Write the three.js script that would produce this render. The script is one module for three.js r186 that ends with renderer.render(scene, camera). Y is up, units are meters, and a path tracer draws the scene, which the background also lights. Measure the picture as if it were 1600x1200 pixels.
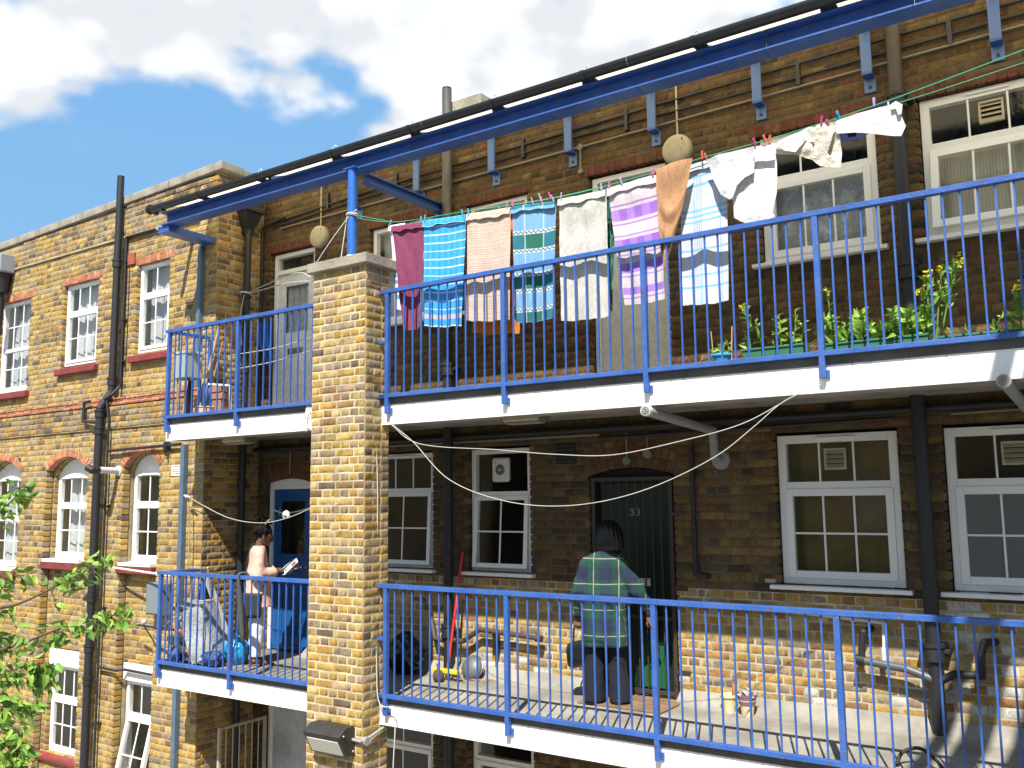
import * as THREE from 'three';
import { RoundedBoxGeometry } from 'three/addons/geometries/RoundedBoxGeometry.js';
import { mergeGeometries, mergeVertices, toCreasedNormals } from 'three/addons/utils/BufferGeometryUtils.js';

// ------------------------------------------------------------------ camera
const FOCAL = 1417.1, YAW = 0.597869, PITCH = 0.125211, ROLL = -0.0116576;
const camera = new THREE.PerspectiveCamera(2 * Math.atan(600 / FOCAL) * 180 / Math.PI, 4 / 3, 0.1, 3000);
camera.position.set(6.10717, 1.851, 6.72733);
camera.rotation.set(PITCH, YAW, ROLL, 'YXZ');
camera.updateMatrixWorld(true);
const scene = new THREE.Scene();
const V = (x, y, z) => new THREE.Vector3(x, y, z);

// ------------------------------------------------------------------ noise
function rng(seed) { let s = seed >>> 0; return () => { s = (s + 0x6D2B79F5) >>> 0; let t = s; t = Math.imul(t ^ (t >>> 15), t | 1); t ^= t + Math.imul(t ^ (t >>> 7), t | 61); return ((t ^ (t >>> 14)) >>> 0) / 4294967296; }; }
function hash3(x, y, z) { let h = Math.imul(x, 374761393) ^ Math.imul(y, 668265263) ^ Math.imul(z, 2147483647 - 1274126177); h = Math.imul(h ^ (h >>> 13), 1274126177); h ^= h >>> 16; return (h >>> 0) / 4294967296; }
const sm = t => t * t * (3 - 2 * t), mix = (a, b, t) => a + (b - a) * t, clamp = (x, a = 0, b = 1) => Math.min(b, Math.max(a, x));
const sstep = (a, b, x) => sm(clamp((x - a) / (b - a)));
function noise3(x, y, z) {
  const X = Math.floor(x), Y = Math.floor(y), Z = Math.floor(z), u = sm(x - X), v = sm(y - Y), w = sm(z - Z);
  return mix(mix(mix(hash3(X, Y, Z), hash3(X + 1, Y, Z), u), mix(hash3(X, Y + 1, Z), hash3(X + 1, Y + 1, Z), u), v),
    mix(mix(hash3(X, Y, Z + 1), hash3(X + 1, Y, Z + 1), u), mix(hash3(X, Y + 1, Z + 1), hash3(X + 1, Y + 1, Z + 1), u), v), w);
}
function fbm3(x, y, z, o = 5) { let a = .5, s = 0, n = 0; for (let i = 0; i < o; i++) { s += a * noise3(x, y, z); n += a; a *= .5; x = x * 2.03 + 11.3; y = y * 2.03 + 5.7; z = z * 2.03 + 8.1; } return s / n; }
// tileable 2-d noise
function tnoise(x, y, p, seed = 0) { const X = Math.floor(x), Y = Math.floor(y), u = sm(x - X), v = sm(y - Y), m = k => ((k % p) + p) % p;
  return mix(mix(hash3(m(X), m(Y), seed), hash3(m(X + 1), m(Y), seed), u), mix(hash3(m(X), m(Y + 1), seed), hash3(m(X + 1), m(Y + 1), seed), u), v); }
function tfbm(u, v, p, o, seed) { let a = .5, s = 0, n = 0; for (let i = 0; i < o; i++) { s += a * tnoise(u * p, v * p, p, seed + i); n += a; a *= .55; p *= 2; } return s / n; }

// ------------------------------------------------------------------ pixel rays of the 1600 x 1200 survey of the place, for reading positions off known planes
const RM = new THREE.Matrix4().makeRotationFromEuler(camera.rotation);
const ray = (x, y) => V((x - 800) / FOCAL, -(y - 600) / FOCAL, -1).applyMatrix4(RM);
const onPlane = (x, y, ax, val) => { const d = ray(x, y), t = (val - camera.position[ax]) / d[ax]; return camera.position.clone().addScaledVector(d, t); };
const atZ = (x, y, z) => onPlane(x, y, 'z', z), atY = (x, y, h) => onPlane(x, y, 'y', h), atX = (x, y, X) => onPlane(x, y, 'x', X);

// ------------------------------------------------------------------ sky, sun, exposure
const SUN = V(0.385, 1.40, 1).normalize();
function buildSky() {
  const w = 2048, h = 1024, data = new Float32Array(w * h * 4);
  // banks of cumulus and open blue patches, by direction (azimuth spread follows the blob's size)
  const blobs = [];
  const B = (x, y, r, k) => blobs.push([ray(x, y).normalize(), (r / FOCAL), k]);
  B(100, 70, 190, .20); B(330, 60, 190, .20); B(330, 140, 90, .14); B(450, 178, 52, .20); B(560, 30, 190, .20); B(720, 110, 150, .24); B(40, 150, 110, .18); B(140, 205, 40, .14); B(900, 90, 170, .20); B(1050, 40, 150, .20); B(650, 205, 70, .22); B(40, 40, 90, .12);
  B(230, 190, 50, -.26); B(300, 262, 110, -.40); B(100, 300, 120, -.45); B(560, 242, 60, -.25); B(480, 262, 90, -.32); B(880, 10, 42, -.36); B(590, 165, 26, -.26); B(545, 112, 26, -.18); B(0, 330, 140, -.4); B(400, 218, 36, -.24); B(690, 40, 40, -.08); B(15, 12, 26, -.16); B(250, 330, 200, -.3);
  const cl = (dx, dy, dz) => {
    const k = 1 / (Math.max(dy, 0) + .32), x = dx * k * 3.1, z = dz * k * 3.1;
    let d = fbm3(x * 1.6 + 3.1, dy * 4, z * 1.6 + 7.7, 6) * .62 + fbm3(x * 6 + 9, dy * 14, z * 6, 5) * .38;
    d += .05;
    for (const [b, r, kk] of blobs) { const c = b.x * dx + b.y * dy + b.z * dz; if (c > .7) { const q = (1 - c) * 2 / (r * r); if (q < 6) d += kk * Math.exp(-q * 1.1) * .62; } }
    return d;
  };
  for (let j = 0; j < h; j++) {
    const th = ((j + .5) / h - .5) * Math.PI, dy = Math.sin(th), c = Math.cos(th);
    for (let i = 0; i < w; i++) {
      const ph = ((i + .5) / w - .5) * 2 * Math.PI, dx = Math.cos(ph) * c, dz = Math.sin(ph) * c, o = (j * w + i) * 4;
      const e = Math.max(dy, 0), g = Math.pow(1 - e, 3);
      let r = mix(.108, .195, g), gg = mix(.25, .35, g), b = mix(.465, .49, g);
      if (dy > -.02) {
        const d = cl(dx, dy, dz), a = sstep(.485, .66, d);
        const d2 = cl(dx + SUN.x * .04, dy + SUN.y * .04, dz + SUN.z * .04), k = 1 / (Math.max(dy, 0) + .32);
        const n1 = fbm3(dx * k * 7 + 2, dy * 9 + 4, dz * k * 7, 5), n2 = fbm3(dx * k * 2.6 + 5, dy * 4, dz * k * 2.6 + 9, 4);
        const lit = clamp(.97 + (d - d2) * 1.6 - .30 * sstep(.42, .58, n2) * sstep(.36, .60, n1) - .16 * sstep(.48, .62, n1) + (n1 - .5) * .30, .88, 1.06);
        const cr = .525 * lit - .012, cg = .53 * lit, cb = .54 * lit + .016;
        r = mix(r, cr, a); gg = mix(gg, cg, a); b = mix(b, cb, a);
      } else { r = .10; gg = .095; b = .085; }
      data[o] = r; data[o + 1] = gg; data[o + 2] = b; data[o + 3] = 1;
    }
  }
  const t = new THREE.DataTexture(data, w, h, THREE.RGBAFormat, THREE.FloatType);
  t.mapping = THREE.EquirectangularReflectionMapping; t.magFilter = t.minFilter = THREE.LinearFilter; t.wrapS = THREE.RepeatWrapping; t.needsUpdate = true;
  return t;
}
scene.background = buildSky(); scene.environment = scene.background;
const sun = new THREE.DirectionalLight(new THREE.Color().setRGB(1, .945, .84), 5.0);
sun.target.position.set(0, 2, -1); sun.position.copy(SUN).multiplyScalar(40).add(sun.target.position); sun.castShadow = true;
sun.shadow.mapSize.set(4096, 4096); Object.assign(sun.shadow.camera, { left: -14, right: 14, top: 12, bottom: -12, near: 1, far: 90 });
scene.add(sun, sun.target);
const renderer = new THREE.WebGLRenderer({ antialias: true });
renderer.setSize(1024, 768); renderer.shadowMap.enabled = true;
renderer.toneMapping = THREE.LinearToneMapping; renderer.toneMappingExposure = 1.85;

// ------------------------------------------------------------------ object helpers
const counts = {};
function numbered(n) { const k = counts[n] = (counts[n] ?? -1) + 1; return k ? n + '_' + String(k).padStart(3, '0') : n; }
function thing(name, label, category, group, parent = scene) { const g = new THREE.Group(); g.name = numbered(name); g.userData = { label, category }; if (group) g.userData.group = group; parent.add(g); return g; }
function shade(m) { m.castShadow = m.receiveShadow = true; return m; }
function part(parent, name, geos, mat, label) { const m = shade(new THREE.Mesh(join(geos), mat)); m.name = parent === scene ? numbered(name) : name; if (label) m.userData.label = label; parent.add(m); return m; }
function sub(parent, name, label) { const g = new THREE.Group(); g.name = name; if (label) g.userData.label = label; parent.add(g); return g; }
function single(name, geos, mat, label, category, group) { const m = part(scene, name, geos, mat); m.userData = { label, category }; if (group) m.userData.group = group; return m; }
function struct(name, geos, mat) { const m = part(scene, name, geos, mat); m.userData = { kind: 'structure' }; return m; }
function norm(g) { if (g.index) g = g.toNonIndexed(); for (const k of Object.keys(g.attributes)) if (!['position', 'normal', 'uv'].includes(k)) g.deleteAttribute(k); if (!g.attributes.uv) uvm(g); return g; }
function join(gs) { if (!Array.isArray(gs)) return gs; return gs.length === 1 ? gs[0] : mergeGeometries(gs.map(norm)); }
function uvm(g) { const p = g.attributes.position, n = g.attributes.normal, uv = new Float32Array(p.count * 2);
  for (let i = 0; i < p.count; i++) { const ax = Math.abs(n.getX(i)), ay = Math.abs(n.getY(i)), az = Math.abs(n.getZ(i)); let u, v;
    if (ax > ay && ax > az) { u = p.getZ(i); v = p.getY(i); } else if (ay > az) { u = p.getX(i); v = p.getZ(i); } else { u = p.getX(i); v = p.getY(i); } uv[2 * i] = u; uv[2 * i + 1] = v; }
  g.setAttribute('uv', new THREE.BufferAttribute(uv, 2)); return g; }
function bx(x0, x1, y0, y1, z0, z1) { const g = new THREE.BoxGeometry(Math.abs(x1 - x0), Math.abs(y1 - y0), Math.abs(z1 - z0)).toNonIndexed(); g.translate((x0 + x1) / 2, (y0 + y1) / 2, (z0 + z1) / 2); return uvm(g); }
function rb(x0, x1, y0, y1, z0, z1, r = .004) { const w = x1 - x0, h = y1 - y0, d = z1 - z0; let g = new RoundedBoxGeometry(w, h, d, 1, Math.min(r, w / 2.1, h / 2.1, d / 2.1)); g = g.index ? g.toNonIndexed() : g; g.translate((x0 + x1) / 2, (y0 + y1) / 2, (z0 + z1) / 2); return uvm(g); }
function cyl(a, b, r, r2 = r, seg = 14) { const d = b.clone().sub(a), g = new THREE.CylinderGeometry(r2, r, d.length(), seg); g.applyQuaternion(new THREE.Quaternion().setFromUnitVectors(V(0, 1, 0), d.clone().normalize())); const c = a.clone().add(b).multiplyScalar(.5); g.translate(c.x, c.y, c.z); return g.toNonIndexed(); }
function ball(c, r, seg = 12) { const g = new THREE.SphereGeometry(r, seg, Math.max(6, seg * .7 | 0)); g.translate(c.x, c.y, c.z); return g.toNonIndexed(); }
function pipe(pts, r, seg = 12) { const o = []; for (let i = 0; i < pts.length - 1; i++) o.push(cyl(pts[i], pts[i + 1], r, r, seg)); for (let i = 1; i < pts.length - 1; i++) o.push(ball(pts[i], r * 1.04, seg)); return o; }
function rope(pts, r, n = 40, seg = 6) { return new THREE.TubeGeometry(new THREE.CatmullRomCurve3(pts), n, r, seg).toNonIndexed(); }
// a bar of rectangular section from a to b
function bar(a, b, w, h, up = V(0, 1, 0)) { const d = b.clone().sub(a), L = d.length(), z = d.normalize(), x = up.clone().cross(z).normalize(), y = z.clone().cross(x), g = new THREE.BoxGeometry(w, h, L).toNonIndexed();
  uvm(g); g.applyMatrix4(new THREE.Matrix4().makeBasis(x, y, z)); const c = a.clone().add(b).multiplyScalar(.5); g.translate(c.x, c.y, c.z); return g; }

// ------------------------------------------------------------------ textures and materials
function dtex(w, h, fn, srgb = false) { const d = new Uint8Array(w * h * 4); for (let j = 0; j < h; j++) for (let i = 0; i < w; i++) { const c = fn(i / w, j / h, i, j), o = (j * w + i) * 4; const a = typeof c === 'number' ? [c, c, c] : c; for (let k = 0; k < 3; k++) d[o + k] = clamp(srgb ? Math.pow(clamp(a[k]), 1 / 2.2) : a[k]) * 255; d[o + 3] = 255; }
  const t = new THREE.DataTexture(d, w, h); t.wrapS = t.wrapT = THREE.RepeatWrapping; t.magFilter = THREE.LinearFilter; t.minFilter = THREE.LinearMipmapLinearFilter; t.generateMipmaps = true; if (srgb) t.colorSpace = THREE.SRGBColorSpace; t.needsUpdate = true; return t; }
function rep(t, u, v = u) { const c = t.clone(); c.repeat.set(u, v); c.needsUpdate = true; return c; }
const grainMap = dtex(512, 512, (u, v) => { const a = tfbm(u, v, 6, 5, 3), b = tfbm(u, v, 40, 3, 17), pit = tfbm(u, v, 60, 2, 40) > .68 ? .72 : 1; return clamp((.36 + .74 * a + .45 * (b - .5)) * pit + .12, .15, 1); }, true);
const grainBump = dtex(512, 512, (u, v) => { const b = tfbm(u, v, 24, 4, 9), pit = sstep(.60, .72, tfbm(u, v, 40, 2, 40)); return b * .8 + .2 - pit * .35; });
const stainMap = dtex(512, 512, (u, v) => { const a = tfbm(u, v, 3, 5, 61), b = tfbm(u, v, 20, 4, 71); return clamp(.38 + .8 * a + .22 * (b - .5), .15, 1); }, true);
const fineMap = dtex(256, 256, (u, v) => clamp(.80 + .34 * (tfbm(u, v, 24, 4, 81) - .5) + .22 * (tfbm(u, v, 4, 3, 91) - .5), 0, 1), true);
const C = (r, g, b) => new THREE.Color().setRGB(r, g, b);
function mat(c, o = {}) { return new THREE.MeshStandardMaterial({ color: C(...c), roughness: .8, ...o }); }
const M = {
  blue: new THREE.MeshStandardMaterial({ roughness: .42, bumpMap: rep(grainBump, 3), bumpScale: .0015, map: rep(dtex(512, 512, (u, v) => { const k = .86 + .3 * tfbm(u, v, 5, 4, 12), ch = tfbm(u, v, 48, 3, 33), f = sstep(.52, .75, tfbm(u, v, 7, 4, 55)); let c = [.024, .096, .36].map(x => x * k); c = c.map((x, i) => mix(x, [.060, .135, .40][i], f * .5)); if (ch > .735) c = [.09, .045, .03]; else if (ch > .715) c = [.16, .20, .30]; return c; }, true), 1.1) }),
  sky_blue: mat([.03, .16, .55], { roughness: .4, map: rep(fineMap, 2) }),
  slate_blue: mat([.10, .16, .24], { roughness: .45, map: rep(fineMap, 2) }),
  white: mat([.80, .80, .81], { roughness: .42, map: rep(fineMap, 1.3) }),
  fascia: mat([.90, .89, .89], { roughness: .6, map: rep(dtex(512, 512, (u, v) => { const st = tfbm(u, v * .02, 40, 4, 7), m = tfbm(u, v, 4, 4, 15); return [1, .99, .975].map((c, i) => clamp(c - .30 * sstep(.60, .74, st) * sstep(.35, .6, m) * [.8, .9, 1][i] - .06 * m)); }, true), .7) }),
  pvc: mat([.79, .79, .785], { roughness: .35 }),
  cream: mat([.68, .60, .40], { roughness: .6, map: rep(fineMap, 1) }),
  lampcream: mat([.55, .48, .34], { roughness: .5, map: rep(fineMap, 1) }),
  iron: mat([.022, .022, .028], { roughness: .5, map: rep(fineMap, 3), bumpMap: rep(grainBump, 4), bumpScale: .001 }),
  gutter: mat([.020, .021, .026], { roughness: .42, map: rep(fineMap, 2) }),
  ironbrown: mat([.07, .055, .045], { roughness: .6, map: rep(fineMap, 3) }),
  greypipe: mat([.34, .35, .35], { roughness: .45, map: rep(fineMap, 2) }),
  whitepipe: mat([.66, .66, .64], { roughness: .4, map: rep(fineMap, 2) }),
  conduit: mat([.24, .21, .17], { roughness: .5, map: rep(fineMap, 2) }),
  concrete: mat([.40, .38, .34], { roughness: .92, map: rep(stainMap, .7), bumpMap: rep(grainBump, 2), bumpScale: .003 }),
  soffit: mat([.36, .325, .27], { roughness: .9, map: rep(stainMap, .8), bumpMap: rep(grainBump, 2), bumpScale: .002 }),
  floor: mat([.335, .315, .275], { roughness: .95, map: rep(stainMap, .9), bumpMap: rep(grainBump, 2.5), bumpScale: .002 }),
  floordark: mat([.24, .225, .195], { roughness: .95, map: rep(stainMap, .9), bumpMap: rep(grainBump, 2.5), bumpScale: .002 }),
  kerb: mat([.13, .13, .125], { roughness: .95, map: rep(stainMap, 1.6), bumpMap: rep(grainBump, 3), bumpScale: .003 }),
  stone: mat([.40, .36, .29], { roughness: .95, map: rep(stainMap, 1.6), bumpMap: rep(grainBump, 2), bumpScale: .005 }),
  redpaint: mat([.27, .045, .04], { roughness: .55, map: rep(stainMap, 2) }),
  rubber: mat([.015, .015, .016], { roughness: .7 }),
  black: mat([.008, .008, .009], { roughness: .6 }),
  bin: new THREE.MeshPhysicalMaterial({ color: C(.006, .006, .007), roughness: .3, clearcoat: .3 }),
  rope: mat([.46, .44, .40], { roughness: .9 }),
  greenrope: mat([.05, .30, .16], { roughness: .8 }),
  wood: mat([.46, .33, .18], { roughness: .8, map: rep(stainMap, 3) }),
  dark: mat([.015, .014, .013], { roughness: .9 }),
  lightroom: mat([.60, .57, .50], { roughness: 1 }),
  room: mat([.16, .15, .13], { roughness: 1 }),
  glass: new THREE.MeshPhysicalMaterial({ color: C(.93, .95, .95), roughness: .02, transmission: 1, thickness: 0, ior: 1.5, bumpMap: rep(grainBump, .6), bumpScale: .0006 }),
  frosted: new THREE.MeshPhysicalMaterial({ color: C(.8, .82, .83), roughness: .42, transmission: .85, thickness: 0, ior: 1.5, bumpMap: rep(grainBump, 5), bumpScale: .002 }),
  leadwhite: mat([.7, .7, .7], { roughness: .6 }),
  metal: mat([.45, .46, .46], { roughness: .35, metalness: .8, map: rep(fineMap, 3) }),
};
// ------------------------------------------------------------------ bricks
const PAL = {
  yellow: [0.435, 0.285, 0.082], pale: [0.452, 0.332, 0.138], ochre: [0.400, 0.238, 0.056], tan: [0.383, 0.272, 0.120], brown: [0.261, 0.153, 0.065], rust: [0.313, 0.162, 0.060],
  greyb: [0.296, 0.225, 0.138], dark: [0.148, 0.106, 0.065], sootShade: [.085, .065, .047], pink: [0.348, 0.238, 0.150], white: [.55, .52, .45], terra: [.50, .215, .12], red: [.42, .155, .085], redd: [.15, .05, .03],
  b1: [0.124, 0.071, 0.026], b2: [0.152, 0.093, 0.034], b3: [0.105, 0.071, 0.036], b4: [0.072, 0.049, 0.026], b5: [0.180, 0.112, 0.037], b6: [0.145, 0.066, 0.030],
};
const brickMats = {}, TONES = [.88, .96, 1.04, 1.12];
const brickMap = grainMap, brickBump = grainBump;
function brickMat(k, t) { const id = k + t; return brickMats[id] ??= new THREE.MeshStandardMaterial({ color: C(...PAL[k].map(c => c * TONES[t])), roughness: .95, map: brickMap, bumpMap: brickBump, bumpScale: .004 }); }
// worn, chipped brick blocks of unit size: bevelled front, no back
const brickGeos = [];
{ const r = rng(77);
  for (let v = 0; v < 10; v++) {
    const X = [-.5, -.475, -.16, .17, .475, .5], Y = [-.5, -.43, .43, .5], pos = [], uv = [], P = [];
    const ou = r() * 7, ov = r() * 7;
    for (let j = 0; j < 4; j++) for (let i = 0; i < 6; i++) {
      const ex = i === 0 || i === 5, ey = j === 0 || j === 3, rim = ex || ey;
      let x = X[i] + (ex ? 0 : (r() - .5) * .018), y = Y[j] + (ey ? 0 : (r() - .5) * .05), z = .5;
      if (rim) { z = .5 - .025 - r() * .02; if (r() < .08) z -= .06; x *= 1 - r() * .014; y *= 1 - r() * .07; } else z += (r() - .5) * .03;
      P.push([x, y, z]);
    }
    const tri = (a, b, c) => { for (const q of [a, b, c]) { pos.push(...q); uv.push(q[0] * .23 + ou + q[2] * .03, q[1] * .07 + ov + q[2] * .03); } };
    for (let j = 0; j < 3; j++) for (let i = 0; i < 5; i++) { const a = P[j * 6 + i], b = P[j * 6 + i + 1], c = P[(j + 1) * 6 + i + 1], d = P[(j + 1) * 6 + i]; tri(a, b, c); tri(a, c, d); }
    const rimIdx = [0, 1, 2, 3, 4, 5, 11, 17, 23, 22, 21, 20, 19, 18, 12, 6];
    for (let k = 0; k < 16; k++) { const a = P[rimIdx[k]], b = P[rimIdx[(k + 1) % 16]], a2 = [a[0], a[1], -.5], b2 = [b[0], b[1], -.5]; if (k % 1 === 0) { tri(b, a, a2); tri(b, a2, b2); } }
    let g = new THREE.BufferGeometry(); g.setAttribute('position', new THREE.Float32BufferAttribute(pos, 3)); g.setAttribute('uv', new THREE.Float32BufferAttribute(uv, 2));
    g.computeVertexNormals(); g = toCreasedNormals(g, .75); brickGeos.push(g);
  } }
const _q = new THREE.Quaternion(), QX = new THREE.Quaternion().setFromAxisAngle(V(0, 1, 0), Math.PI / 2);
const frustum = new THREE.Frustum().setFromProjectionMatrix((camera.updateProjectionMatrix(), new THREE.Matrix4().multiplyMatrices(camera.projectionMatrix, camera.matrixWorldInverse)));
class BrickWork {
  constructor(seed, pick, opt = {}) { this.r = rng(seed); this.pick = pick; this.list = []; this.o = { course: .0804, len: .2413, joint: .0095, depth: .1, proud: .0042, y0: 0, ...opt }; }
  put(u, v, len, h, plane, axis, key, rot = 0, depth, proud) {
    const r = this.r, o = this.o, D = depth ?? o.depth, k = key ?? this.pick(u, v, r, axis), t = r() * 4 | 0, pr = (proud ?? o.proud) + (r() - .5) * .003;
    const q = axis === 'z' ? new THREE.Quaternion() : QX.clone();
    q.multiply(_q.setFromEuler(new THREE.Euler((r() - .5) * .02, (r() - .5) * .012, rot + (r() - .5) * .012)));
    const c = plane + pr - D / 2, p = axis === 'z' ? V(u, v, c) : V(c, v, u);
    // the relief of the block's face is scaled by its depth: keep bevels small
    this.list.push({ p, q, s: V(len, h, D), k, t, g: r() * brickGeos.length | 0 });
  }
  // a rectangle of wall: axis 'z' faces +z (u = x), axis 'x' faces +x (u = z); cut(v0, v1) lists [a, b] gaps in a course
  face(u0, u1, v0, v1, plane, axis = 'z', cut = () => [], bond = 'english', shift = 0) {
    const o = this.o, r = this.r, n0 = Math.floor((v0 - o.y0) / o.course), n1 = Math.ceil((v1 - o.y0) / o.course);
    for (let n = n0; n < n1; n++) {
      let a = o.y0 + n * o.course, b = a + o.course; a = Math.max(a, v0); b = Math.min(b, v1); if (b - a < .025) continue;
      const gaps = cut(a, b).slice().sort((p, q) => p[0] - q[0]), runs = []; let s = u0;
      for (const [g0, g1] of gaps) { if (g0 > s + .02) runs.push([s, Math.min(g0, u1)]); s = Math.max(s, g1); } if (s < u1 - .02) runs.push([s, u1]);
      const even = ((n % 2) + 2) % 2 === 0, cuts = [];
      if (bond === 'flemish') { const P = o.len * 1.5; let x = Math.floor((u0 - 2) / P) * P + (even ? 0 : P / 2) + shift; while (x < u1 + 1) { cuts.push(x, x + o.len); x += P; } }
      else { const L = even ? o.len : o.len / 2; let x = Math.floor((u0 - 1) / o.len) * o.len + (even ? 0 : o.len / 4) + shift; while (x < u1 + 1) { cuts.push(x); x += L; } }
      for (const [p, q] of runs) {
        const cs = [p, ...cuts.filter(c => c > p + .05 && c < q - .05), q];
        for (let i = 0; i < cs.length - 1; i++) { const c0 = cs[i] + (i ? o.joint / 2 : 0), c1 = cs[i + 1] - (i < cs.length - 2 ? o.joint / 2 : 0), L = c1 - c0; if (L < .015) continue;
          const w = (r() - .5) * .003; this.put((c0 + c1) / 2 + w, (a + b) / 2 + (r() - .5) * .004, L * (1 - r() * .012), b - a - o.joint - r() * .002, plane, axis); }
      }
    }
  }
  build(parent, max = 300, nameOf = () => 'brick') {
    const cp = camera.position, q = [];
    for (const b of this.list) { const d = b.p.distanceTo(cp); b.w = frustum.containsPoint(b.p) && !b.hide ? b.s.x * b.s.y / (d * d) * (b.boost ?? 1) : 0; }
    const sorted = this.list.slice().sort((a, b) => b.w - a.w), own = sorted.slice(0, max).filter(b => b.w > 0), rest = new Set(this.list); own.forEach(b => rest.delete(b));
    for (const b of own) { const m = shade(new THREE.Mesh(brickGeos[b.g], brickMat(b.k, b.t))); m.name = nameOf(b); m.position.copy(b.p); m.quaternion.copy(b.q); m.scale.copy(b.s); parent.add(m); }
    const by = brickGeos.map(() => []); for (const b of rest) by[b.g].push(b);
    const g = sub(parent, 'brickwork'); g.userData.kind = 'stuff';
    const wm = new THREE.MeshStandardMaterial({ color: 0xffffff, roughness: .95, map: brickMap, bumpMap: brickBump, bumpScale: .004 }), M4 = new THREE.Matrix4(), col = new THREE.Color();
    by.forEach((l, i) => { if (!l.length) return; const im = shade(new THREE.InstancedMesh(brickGeos[i], wm, l.length)); im.name = 'brickwork'; im.userData.kind = 'stuff';
      l.forEach((b, j) => { im.setMatrixAt(j, M4.compose(b.p, b.q, b.s)); const c = PAL[b.k].map(x => x * TONES[b.t]); im.setColorAt(j, col.setRGB(...c)); }); g.add(im); });
  }
}
function picker(weights, stainShade) { // weights: {key: w}; stain(u, v) -> {key: extra weight}
  return (u, v, r, axis) => { const w = { ...weights, ...(stainShade ? stainShade(u, v, weights, axis) : {}) }; let s = 0; for (const k in w) s += w[k]; let t = r() * s; for (const k in w) { t -= w[k]; if (t <= 0) return k; } return 'yellow'; };
}
// a wall core of mortar with openings cut through it; openings are lists of [x, y] points
function core(outline, holes, z0, z1) { const s = new THREE.Shape(outline.map(p => new THREE.Vector2(...p))); for (const h of holes) s.holes.push(new THREE.Path(h.map(p => new THREE.Vector2(...p)))); const g = new THREE.ExtrudeGeometry(s, { depth: z1 - z0, bevelEnabled: false }); g.translate(0, 0, z0); return uvm(g.index ? g.toNonIndexed() : g); }
const rect = (x0, x1, y0, y1) => [[x0, y0], [x1, y0], [x1, y1], [x0, y1]];
function archPts(x0, x1, y0, ys, rise, n = 12) { const p = [[x0, y0], [x1, y0]]; const c = (x0 + x1) / 2, w = (x1 - x0) / 2, R = (w * w + rise * rise) / (2 * rise), cy = ys + rise - R; for (let i = 0; i <= n; i++) { const x = x1 - (x1 - x0) * i / n; p.push([x, cy + Math.sqrt(R * R - (x - c) * (x - c))]); } return p; }
function archHalf(x0, x1, ys, rise, v) { const w = (x1 - x0) / 2, R = (w * w + rise * rise) / (2 * rise), cy = ys + rise - R; if (v <= ys) return w; const d = R * R - (v - cy) * (v - cy); return d > 0 ? Math.sqrt(d) : 0; }
// soldier course of red bricks over an opening
function lintel(bw, x0, x1, y0, h, plane, n, axis = 'z', keys = ['red', 'red', 'rust', 'redd']) { const w = (x1 - x0) / n; for (let i = 0; i < n; i++) { bw.put(x0 + w * (i + .5), y0 + h / 2, h - .006, w - .008, plane, axis, keys[bw.r() * keys.length | 0], Math.PI / 2, .1, .008); bw.list.at(-1).lint = true; } }
// ring of red voussoirs
function voussoirs(bw, x0, x1, ys, rise, th, plane, n, keys = ['red', 'red', 'rust']) { const c = (x0 + x1) / 2, w = (x1 - x0) / 2, R = (w * w + rise * rise) / (2 * rise), cy = ys + rise - R, a0 = Math.atan2(ys - cy, x1 - c), a1 = Math.PI - a0;
  for (let i = 0; i < n; i++) { const a = a0 + (a1 - a0) * (i + .5) / n, rr = R + th / 2; bw.put(c + Math.cos(a) * rr, cy + Math.sin(a) * rr, th - .006, (a1 - a0) / n * R * 1.03 - .006, plane, 'z', keys[bw.r() * keys.length | 0], a, .1, .010); bw.list.at(-1).lint = true; } }

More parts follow.
